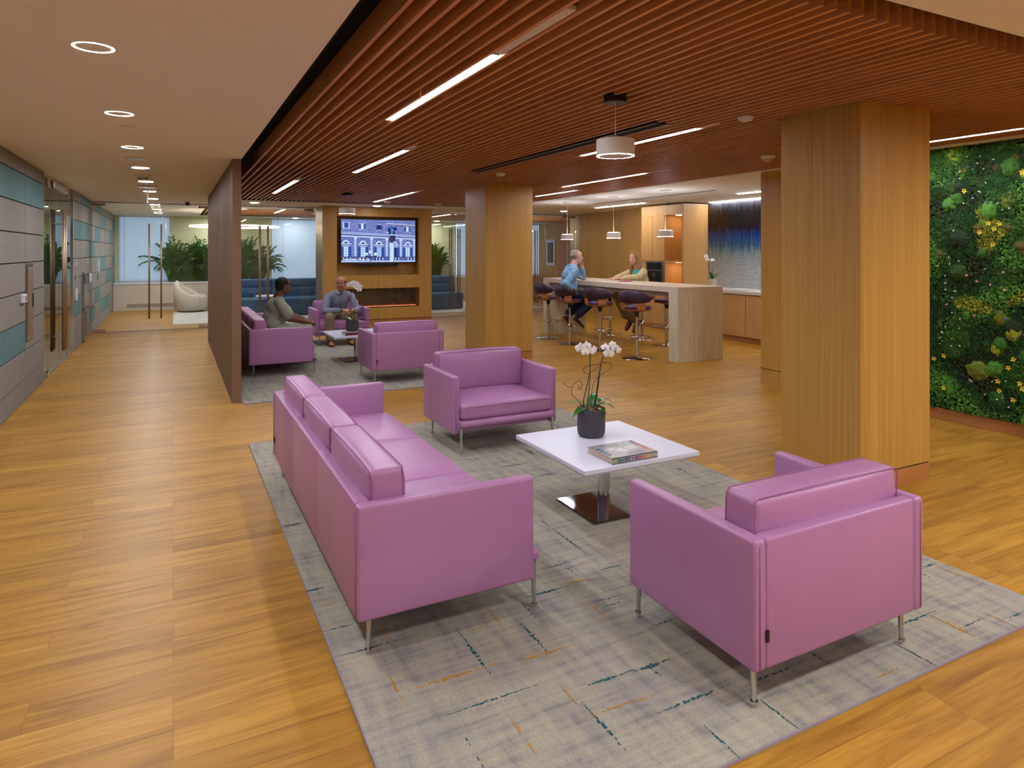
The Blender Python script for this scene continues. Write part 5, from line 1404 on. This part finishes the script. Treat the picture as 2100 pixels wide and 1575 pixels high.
# --- long-haired woman behind the bar, facing -X
def w4(bm):
    H = headmtx((0,.17,1.468), R(20), R(-5), 0)
    head(bm, H, .95, .96); cap(bm, (0,.09,1.27), (0,.145,1.41), .05, .048)
    torso(bm, (0,0,.87), (0,.05,1.12), (0,.085,1.28), ((-.12,.09,1.225),(.12,.09,1.225)), .78)
    limb(bm, (.155,.09,1.21), (.24,.27,1.13), (.13,.52,1.115), (.05,.042,.028)); limb(bm, (-.155,.09,1.21), (-.23,.24,1.135), (-.05,.49,1.115), (.05,.042,.028))
    hand(bm, (.13,.53,1.11), (-.1,1,-.05), (0,0,-1), (-1,0,0), .15, .92); hand(bm, (-.05,.50,1.118), (.45,.85,-.05), (0,0,-1), (1,0,0), .3, .92)
    limb(bm, (.1,.02,.84), (.12,.46,.79), (.05,.26,.40), (.085,.055,.036)); limb(bm, (-.1,.02,.84), (-.12,.45,.78), (-.03,.17,.36), (.085,.055,.036))
    def post(o):
        face_bits(o, H, 'hair_blond')
        b = nb(); rot = H.to_3x3(); ell(b, H @ V((0,-.028,.045)), (.086,.098,.09), rot); ell(b, H @ V((0,-.05,-.03)), (.08,.066,.10), rot)
        for s in (-1, 1):
            cap(b, H @ V((s*.062,.035,.07)), H @ V((s*.083,.01,-.04)), .022, .03); cap(b, H @ V((s*.08,.0,-.04)), H @ V((s*.095,-.01,-.17)), .034, .036)
            cap(b, H @ V((s*.09,-.01,-.16)), H @ V((s*.075,-.03,-.30)), .038, .02)
        cap(b, H @ V((0,-.06,-.05)), H @ V((0,-.09,-.22)), .07, .07); cap(b, H @ V((0,-.09,-.22)), H @ V((.0,-.08,-.42)), .07, .03); cap(b, H @ V((-.085,-.02,-.1)), H @ V((-.085,.01,-.34)), .042, .016)
        cap(b, H @ V((-.06,-.07,-.2)), H @ V((-.07,-.06,-.40)), .05, .018); cap(b, H @ V((.06,-.07,-.2)), H @ V((.06,-.06,-.39)), .045, .018)
        cap(b, H @ V((-.03,.05,.105)), H @ V((-.07,.04,.03)), .03, .022); cap(b, H @ V((.03,.05,.105)), H @ V((.07,.04,.03)), .03, .022); cloth('long_hair', o, b, 'hair_blond', .008, 3, .006, 40)
        b = nb(); torso(b, (0,0,.9), (0,.062,1.12), (0,.09,1.235), ((-.10,.1,1.225),(.10,.1,1.225)), .86); cloth('turquoise_top', o, b, 'turquoise', .008, 3, .002)
        b = nb(); ell(b, (0,0,.9), (.17,.135,.12))
        for s, e_, w_ in ((1, (.245,.27,1.14), (.145,.47,1.12)), (-1, (-.235,.24,1.145), (-.07,.45,1.125))):
            cap(b, (s*.165,.085,1.225), e_, .07, .058, 14); cap(b, e_, w_, .058, .042, 14)
            cap(b, (s*.10,.03,.92), (s*.105,.05,1.20), .085, .075, 14); cap(b, (s*.10,.10,.95), (s*.085,.135,1.20), .045, .03); cap(b, (s*.06,.06,1.25), (s*.15,.07,1.24), .045, .06)
        cap(b, (0,-.04,.95), (0,-.005,1.2), .12, .09); cloth('jacket', o, b, 'beige', .009, 2, .006, 16)
        b = nb(); ell(b, (0,0,.85), (.17,.14,.09))
        limb(b, (.09,.02,.85), (.12,.46,.785), (.06,.29,.46), (.10,.085,.10)); limb(b, (-.09,.02,.85), (-.12,.455,.775), (-.04,.20,.42), (.10,.085,.10))
        cloth('wide_trousers', o, b, 'khaki', .009, 3, .005, 16)
        b = nb(); tube(b, [V((.13,.51,1.112))+V((.031*math.cos(a), 0, .029*math.sin(a))) for a in [2*math.pi*i/16 for i in range(16)]], .004, 6, closed=True); mk('bracelet', b, 'bronze', o, True)
        sm = mat('brown_strap_shoe', (110,70,56), .5)
        shoe('shoe', o, (.05,.25,.385), (.1,-.45,-.62) if False else (.1,.55,-.8), sm); shoe('shoe', o, (-.03,.16,.345), (0,.5,-.85), sm)
    return post
person('woman with long blond hair in beige jacket seated behind the bar', (7.59, 9.72, .0), R(90), 'skin_fair', w4)

# ------------------------------------------------------------------ light fittings
def strip(x, y0, y1, label, z=2.58, m='tube', tail=None, w=.05):
    t = thing('linear_light', label, 'ceiling light', (x, (y0+y1)/2, z), 0, 'linear ceiling lights')
    bm = nb(); box(bm, -w/2, w/2, -(y1-y0)/2, (y1-y0)/2, 0, .01); mk('diffuser', bm, m, t)
    bm = nb(); h = (y1-y0)/2
    box(bm, -w/2-.003, w/2+.003, -h-.02, h+.02, .011, .05); mk('housing', bm, 'black', t)
    if tail:
        a, b = tail; bm = nb(); box(bm, -w/2, w/2, a-(y0+y1)/2, b-(y0+y1)/2, 0, .02); mk('blank_cover', bm, 'lamp_white', t)
g0 = .815+.021+.0305     # middle of the first gap between slats
def gx(x): return g0+round((x-g0)/.082)*.082
strip(gx(1.40), 3.05, 4.86, 'brightest long linear light between the slats above the front sofa', tail=(2.3, 2.98))
strip(gx(2.055), 6.32, 8.30, 'linear light between slats over the far armchair', tail=(5.95, 6.25))
strip(gx(1.515), 9.69, 11.91, 'linear light between slats near the fin screen', tail=(9.3, 9.62))
strip(gx(3.60), 10.82, 13.1, 'linear light between slats before the fireplace')
strip(gx(3.755), 4.12, 5.77, 'linear light just behind the large drum pendant', tail=(3.85, 4.05))
strip(gx(5.32), 6.76, 8.71, 'linear light between slats ahead of the bar', tail=(6.3, 6.7))
strip(gx(5.77), 9.2, 10.44, 'linear light between slats beside the middle pillar')
strip(gx(6.03), 2.92, 4.6, 'linear light in front of the moss wall', tail=(2.0, 2.85))
strip(8.43, 10.72, 12.42, 'linear light in the white kitchen ceiling beside the tall cabinet', 2.558, 'kglow')
strip(8.49, 6.6, 8.28, 'linear light in the white kitchen ceiling over the sink counter', 2.558, 'kglow')
strip(9.50, 6.0, 10.0, 'hidden wash light above the glass mosaic', 2.555, 'kglow', w=.03)
for x, y in ((2.3,17.2),(6.6,17.2)): strip(.72+.021+.0305+.082*round((x-.77)/.082), y-.8, y+.8, 'linear light in the lounge slat ceiling %s' % ('left of the fireplace' if x < 4 else 'right of the fireplace'), 2.58)

def ring(x, y, label, group, r=.088, z=2.5705, m='ring', w=.012):
    t = thing('ring_light', label, 'ceiling light', (x, y, z), 0, group or 'ring lights in the white ceilings')
    bm = nb(); lathe(bm, [(r-w,-.0015),(r,-.0015)], 48); mk('glow_ring', bm, m, t)
    bm = nb(); lathe(bm, [(r,-.0005),(r,-.0025),(r+.004,-.0025),(r+.004,.0005)], 48); mk('trim', bm, 'lamp_white', t, 'auto')
    bm = nb(); cyl(bm, (0,0,-.002), r-w, .003, 32); mk('centre_disc', bm, 'ceiling', t)
    return t
r0 = ring(-.338, 3.727, 'nearest glowing ring light in the corridor ceiling', None)
names = ['second glowing ring light along the corridor ceiling', 'third glowing ring light along the corridor ceiling', 'fourth ring light along the corridor ceiling', 'fifth ring light along the corridor ceiling, just past the sensor dome', 'sixth ring light along the corridor ceiling', 'seventh ring light, just before the corridor glass doors', 'first ring light beyond the corridor glass doors', 'second ring light beyond the corridor glass doors', 'farthest ring light before the corridor window']
for i, nme in enumerate(names): dup(r0, (-.338, 3.727+1.715*(i+1), 2.5705), None, nme)
for y, lab in ((2.012,'added fill ring light in the corridor ceiling just nearer than the first visible one'),(.297,'added fill ring light in the corridor ceiling level with the near edge of the soffit'),(-1.418,'added fill ring light over the near end of the corridor'),(-3.133,'ring light over the near end of the corridor, added unseen, closest to the rear wall')): dup(r0, (-.338, y, 2.5705), None, lab)  # unseen corridor rings added to light the fronts of nearby furniture
for x, y, lab in ((2.2,.3,'added fill ring light in the near white soffit, left'),(4.8,.3,'added fill ring light in the near white soffit, right'),(5.3,1.15,'added fill ring light in the near white soffit beside the right pillar'),(2.2,-2,'added fill ring light in the rear white soffit, left'),(4.8,-2,'added fill ring light in the rear white soffit, right'),(3.5,-4.2,'added fill ring light by the rear wall')): ring(x, y, lab, None, m='ring_fill')  # unseen soffit rings added as bright front fill
for x, y, lab in ((1.45,14.2,'round downlight in the white band near the fin screen'),(3.9,14.05,'round downlight in the white band above the fireplace'),(6.6,14.3,'round downlight in the white band right of the fireplace'),
                  (8.445,13.83,'left round downlight at the back of the kitchen ceiling'),(10.286,13.83,'right round downlight at the back of the kitchen ceiling'),(7.9,14.6,'round downlight above the glass wall beside the kitchen')):
    t = thing('downlight', lab, 'ceiling light', (x, y, 2.566), 0, 'round downlights')
    bm = nb(); cyl(bm, (0,0,-.004), .075, .004, 28); mk('lens', bm, 'kglow', t)
    bm = nb(); lathe(bm, [(.075,0),(.075,-.006),(.09,-.004),(.09,0)], 28); mk('trim', bm, 'lamp_white', t, 'auto')
def drum(x, y, zb, h, r, ztop, canopy, label, cm='blackplastic', lm='pend', group=None):
    t = thing('drum_pendant', label, 'pendant light', (x, y, zb), 0, 'white drum pendants')
    bm = nb(); lathe(bm, [(r-.01,.004),(r,0),(r,h-.004),(r-.006,h),(0,h)], 44); mk('drum_shade', bm, 'lamp_white', t, 'auto')
    bm = nb(); lathe(bm, [(r-.014,-.002),(r-.002,-.002)], 44); mk('glow_ring', bm, lm, t)
    if lm == 'kglow':
        bm = nb(); lathe(bm, [(0,h+.002),(r*.8,h+.002)], 32); mk('up_fill', bm, emit('up_fill_glow', (236,242,255), 42), t)  # unseen glowing disc added on the drum to brighten the kitchen ceiling
    bm = nb(); cyl(bm, (0,0,-.003), r-.014, .01, 40); mk('bottom_disc', bm, 'lamp_white', t)
    bm = nb(); tube(bm, [(0,0,h), (0,0,ztop-zb)], .0025, 6); mk('cord', bm, 'lamp_white', t)
    bm = nb(); cyl(bm, (0,0,ztop-zb-canopy[1]), canopy[0], canopy[1], 32); mk('canopy', bm, cm, t, 'auto')
    return t
drum(2.505, 3.474, 2.205, .105, .121, 2.60, (.073,.06), 'large white drum pendant with glowing ring over the front coffee table')
drum(2.632, 11.338, 2.23, .105, .135, 2.60, (.09,.06), 'white drum pendant with black canopy in front of the television')
for y, lab in ((8.339,'nearest small white drum pendant over the bar'),(9.735,'middle small white drum pendant over the bar'),(11.299,'farthest small white drum pendant over the bar')):
    drum(6.98, y, 1.83, .10, .125, 2.57, (.09,.012), lab, 'lamp_white', 'kglow')
# hoop lights in the lounge
for x, y, lab in ((1.35,17.6,'large glowing hoop light in the lounge left of the fireplace'),(8.9,17.8,'large glowing hoop light in the lounge next to the kitchen')):
    t = thing('hoop_light', lab, 'pendant light', (x, y, 2.2), 0, 'glowing hoop lights'); r = 1.0 if x < 3 else .75
    bm = nb(); tube(bm, [(r*math.cos(a), r*math.sin(a), 0) for a in [2*math.pi*i/48 for i in range(48)]], .018, 6, closed=True); mk('glow_hoop', bm, emit('hoop_glow', (255,236,210), 18), t, True)
    for a in (0, 2.1, 4.2):
        bm = nb(); tube(bm, [(r*math.cos(a), r*math.sin(a), .01), (r*math.cos(a), r*math.sin(a), .375)], .004, 5); mk('hanger', bm, 'blackplastic', t)
# ceiling detectors, vents
def dome(x, y, z, r, label, clear=False):
    t = thing('detector_dome' , label, 'detector', (x, y, z), 0, 'ceiling detectors')
    bm = nb(); lathe(bm, [(0,0),(r,0),(r*.98,-.012),(r*.8,-.026),(r*.5,-.034),(0,-.036)], 28); mk('housing', bm, 'lamp_white', t, 'auto')
    bm = nb(); 
    if clear: lathe(bm, [(r*.62,-.03),(r*.5,-.052),(r*.25,-.066),(0,-.07)], 24)
    else: ell(bm, (r*.1, -r*.45, -.026), (r*.2, r*.2, .008), sub=2)
    mk('lens', bm, 'steel' if clear else 'blackplastic', t, True)
dome(3.714, 3.55, 2.578, .055, 'white smoke detector on the slats right of the large pendant')
dome(5.442, 4.90, 2.578, .075, 'white ceiling dome sensor left of the front pillar', True)
dome(3.671, 7.54, 2.578, .06, 'white detector on the slats left of the middle pillar')
dome(3.752, 12.756, 2.578, .07, 'white dome on the slats above the television', True)
dome(4.87, 12.944, 2.578, .07, 'white dome on the slats beside the middle pillar', True)
dome(-.338, 9.7, 2.57, .11, 'chrome ceiling dome between the corridor ring lights', True)
def flat(x, y, r, label, z=2.57, m='lamp_white'):
    bm = nb(); lathe(bm, [(0,-.004),(r*.9,-.005),(r,-.003),(r,0),(0,0)], 28); tag(mk('ceiling_speaker', bm, m, None, 'auto', loc=(x, y, z)), label, 'speaker')
flat(-.31, 5.95, .05, 'small round grey cover just past the second ring light')
flat(-.34, 8.0, .12, 'round ceiling speaker between the third and fourth ring lights', m='steel')
t = thing('security_camera', 'black ceiling camera near the corridor glass doors', 'camera', (.25, 14.5, 2.57))
bm = nb(); cyl(bm, (0,0,-.03), .05, .03, 20); mk('mount', bm, 'lamp_white', t); bm = nb(); ell(bm, (0,-.03,-.05), (.045,.06,.035), sub=2); mk('lens', bm, 'blackplastic', t, True)
t = thing('projector_bracket', 'white ceiling bracket with thin rod in the corridor', 'bracket', (-.338, 11.3, 2.57))
bm = nb(); box(bm, -.12, .12, -.05, .05, -.04, 0, .004, 1); mk('plate', bm, 'steel', t); bm = nb(); tube(bm, [(0,0,-.04),(0,0,-.26)], .012, 8); mk('rod', bm, 'lamp_white', t)
t = thing('linear_vent', 'long black air slot running through the wood slats', 'vent', (gx(3.365)+.0, 5.77, 2.574))
bm = nb(); box(bm, -.056, .056, -1.76, 1.76, -.002, .02); mk('slot', bm, 'black', t)
bm = nb(); box(bm, -.064, -.052, -1.76, 1.76, -.005, .001); box(bm, .052, .064, -1.76, 1.76, -.005, .001); mk('edge_trim', bm, 'steel', t)
t = thing('linear_vent', 'thin dark air slot in the white kitchen ceiling', 'vent', (7.69, 9.7, 2.566))
bm = nb(); box(bm, -.02, .02, -1.72, 1.72, 0, .004); mk('slot', bm, 'black', t)

for x, y, lab in ((-3.2, 10.2, 'added linear light in the room behind the left glass doors'),): strip(x, y, y+2, lab, 2.555)  # lamp added to brighten the dim room behind the doors
for x in (1.0, 3.2, 6.0, 7.6): ring(x, 20.3, 'added fill light over the palms, %s' % {1.0:'behind the fin screen', 3.2:'above the long blue sofa', 6.0:'right of the fireplace block', 7.6:'before the right lounge window'}[x], None, .07, 2.5705, 'ring', .012)  # lights added to brighten the palms and the lounge end
# ------------------------------------------------------------------ moss wall
rnd = random.Random(4)
mw = thing('moss_wall', 'living wall of mounded green moss with tiny flowers', 'green wall', (6.55, 3.1, .11)); L = mw.location
bm = nb(); box(bm, 6.52, 6.56, 1.7, 4.4, .115, 2.56); mk('backing', bm, mat('dark_moss_backing', (18,30,12), .95, var=.4, nscale=30, bmp=.8, bscale=60), mw, off=L)
GR = [(34,68,12),(44,90,18),(66,116,26),(24,76,18),(96,108,26),(140,148,24),(88,76,26),(50,50,14),(74,128,40),(18,42,10)]
gm = [mat('moss_green_%s' % 'abcdefghij'[i], c, .9, var=.35, nscale=55, bmp=.9, bscale=140) for i, c in enumerate(GR)]
def zone(y, z):
    v = mnoise.noise(Vector((y*1.9, z*1.9, 3.1)))+.5*mnoise.noise(Vector((y*4.3, z*4.3, 8.7)))
    return v
for i in range(96):
    if i < 72: y, z = rnd.uniform(2.95, 4.1), rnd.uniform(.2, 2.5)
    else: y, z = rnd.uniform(1.8, 4.3), rnd.uniform(.2, 2.5)
    r = rnd.uniform(.035, .105); k = rnd.choice([0,0,1,3,3,4,5,6,6,7,8,9,1,2])
    bm = nb(); res = bmesh.ops.create_icosphere(bm, subdivisions=4, radius=1)
    s = rnd.uniform(.7, 1.2)
    for v in bm.verts:
        n_ = mnoise.noise(v.co*2.2+Vector((i*3,0,0)))*.22+mnoise.noise(v.co*9+Vector((0,i,0)))*.09+mnoise.noise(v.co*22)*.06
        v.co *= (1+n_+.05*mnoise.noise(v.co*45))
        v.co = Vector((v.co.x*r*.62, v.co.y*r*s, v.co.z*r))
    mk('moss_clump', bm, gm[k], mw, True, loc=Vector((6.515, y, z))-L)
# fine foliage: small rosettes and leaflets, nobody could count
ico = bmesh.new(); bmesh.ops.create_icosphere(ico, subdivisions=1, radius=1)
iv = np.array([v.co[:] for v in ico.verts]); itri = np.array([[v.index for v in f.verts] for f in ico.faces]); ico.free()
V = []; Fc = []; MI = []; nv = 0
for i in range(23000):
    if i < 18000: y, z = rnd.uniform(2.9, 4.08), rnd.uniform(.12, 2.555)
    else: y, z = rnd.uniform(1.72, 4.39), rnd.uniform(.12, 2.555)
    q = zone(y, z); q2 = mnoise.noise(Vector((y*3.1, z*3.1, 40)))
    if q > .25: k = rnd.choice([8,2,1,8]); kind = 0
    elif q > .0: k = rnd.choice([1,2,3,0]); kind = 0 if q2 > 0 else 1
    elif q > -.28: k = rnd.choice([0,3,9,3]); kind = 1
    else: k = rnd.choice([9,7,0,9]); kind = 1 if q2 > 0 else 0
    if q2 > .42: k = rnd.choice([5,4]); 
    x = 6.515-.05*max(0, q+.4)-rnd.uniform(0, .02)
    if kind == 0:
        r = rnd.uniform(.006, .0145)
        pts = iv*(np.array([r*.7, r, r])*rnd.uniform(.8,1.2))+np.array([x, y, z]); fa = itri+nv
        V.append(pts); Fc.extend(fa.tolist()); MI.extend([k]*len(fa)); nv += len(pts)
    else:
        for _ in range(4):
            c = np.array([x-rnd.uniform(0,.012), y+rnd.uniform(-.02,.02), z+rnd.uniform(-.02,.02)]); l = rnd.uniform(.006,.015)
            a = rnd.uniform(0, 6.28); d = np.array([-.5*rnd.random(), math.cos(a), math.sin(a)])*l; sdv = np.array([-.3, -math.sin(a), math.cos(a)])*l*.4
            V.append(np.array([c-d, c+sdv, c+d, c-sdv])); Fc.append([nv, nv+1, nv+2, nv+3]); MI.append(k); nv += 4
me = bpy.data.meshes.new('fine_foliage'); VV = np.concatenate(V)-np.array(L[:])
me.from_pydata(VV.tolist(), [], Fc)
for m_ in gm: me.materials.append(m_)
me.polygons.foreach_set('material_index', MI); me.update()
fo = bpy.data.objects.new('fine_foliage', me); COL.objects.link(fo); fo.parent = mw; fo['kind'] = 'stuff'
FC = {'y': mat('yellow_blossom', (232,206,50), .6, var=.05), 'w': mat('cream_blossom', (226,222,200), .6), 'v': mat('violet_blossom', (84,70,170), .6), 'p': mat('pink_blossom', (226,146,160), .6)}
for k, y, z in [("y",3.55,2.15),("y",3.08,2.27),("y",3.35,1.85),("y",3.26,1.84),("y",3.3,1.8),("y",3.42,1.77),("y",3.31,1.66),("w",3.53,2.46),("w",3.42,2.45),("w",3.31,2.41),("w",3.44,2.39),("w",3.62,2.4),("w",3.48,2.34),("w",3.59,2.33),("w",3.59,2.27),("w",3.39,2.33),("w",3.23,2.29),("w",3.37,2.21),("w",3.43,2.14),("w",3.42,2.13),("w",3.18,2.11),("w",3.56,2.04),("w",3.28,2.02),("w",3.19,1.97),("w",3.24,1.96),("w",3.48,2.08),("w",3.69,1.54),("w",3.6,1.51),("w",3.68,1.48),("w",3.79,1.46),("w",3.72,1.37),("w",3.72,1.24),("w",3.63,1.23),("w",3.38,1.44),("w",3.65,1.79),("v",3.52,2.37),("v",3.69,2.26),("v",3.78,2.22),("v",3.7,2.04),("v",3.38,2.04),("v",3.35,2.03),("p",3.53,1.38),("p",3.45,1.33),("p",3.34,1.3),("p",3.23,1.42),("p",3.22,1.26),("p",3.72,1.3),("p",3.53,1.38),("p",3.22,1.26),("p",3.71,1.1),("p",3.47,1.02),("p",3.51,0.43),("v",3.23,1.17),("v",3.3,1.07),("v",3.37,0.99),("v",3.21,1.01),("v",3.25,0.89),("v",3.16,0.85),("v",3.08,0.89),("v",3.06,1.0),("w",3.72,1.24),("w",3.64,1.23),("w",3.66,1.17),("w",3.66,1.03),("w",3.59,0.98),("w",3.72,0.89),("w",3.6,0.89),("w",3.75,0.84),("w",3.76,0.79),("w",3.67,0.72),("w",3.59,0.73),("w",3.77,0.73),("w",3.32,0.45),("w",3.51,0.3),("w",3.38,0.32),("w",3.24,0.32),("w",3.28,0.3),("w",3.19,0.25),("w",3.49,0.42),("w",3.21,0.47),("y",3.73,0.62),("y",3.15,0.67),("y",3.19,0.59),("y",3.27,0.46),("y",3.1,0.47),("y",3.08,0.43),("y",3.26,0.38),("y",3.15,0.32),("y",3.73,0.32),("y",3.82,0.58)]:
    bm = nb(); s = {'y': .026, 'w': .009, 'v': .012, 'p': .013}[k]
    c = Vector((6.445, y, z))
    if k == 'y':
        a0 = rnd.uniform(0, 6)
        for i in range(5):
            a = a0+i*1.257; d = Vector((-.35, math.cos(a), math.sin(a))); sd = Vector((0, -math.sin(a), math.cos(a)))
            bm.faces.new([bm.verts.new(c+q) for q in (d*.002, d*s*.6+sd*s*.28, d*s*rnd.uniform(.8,1.1), d*s*.6-sd*s*.28)])
        tube(bm, [c, c+Vector((.07,0,-.01))], .0012, 4)
    else:
        for i in range(4): ell(bm, c+Vector((rnd.uniform(-.004,.004), rnd.uniform(-1,1)*s*.5, rnd.uniform(-1,1)*s*.5)), (s*.5, s*.5, s*.45), sub=1)
        pass
    mk('flower', bm, FC[k], mw, True, off=L)
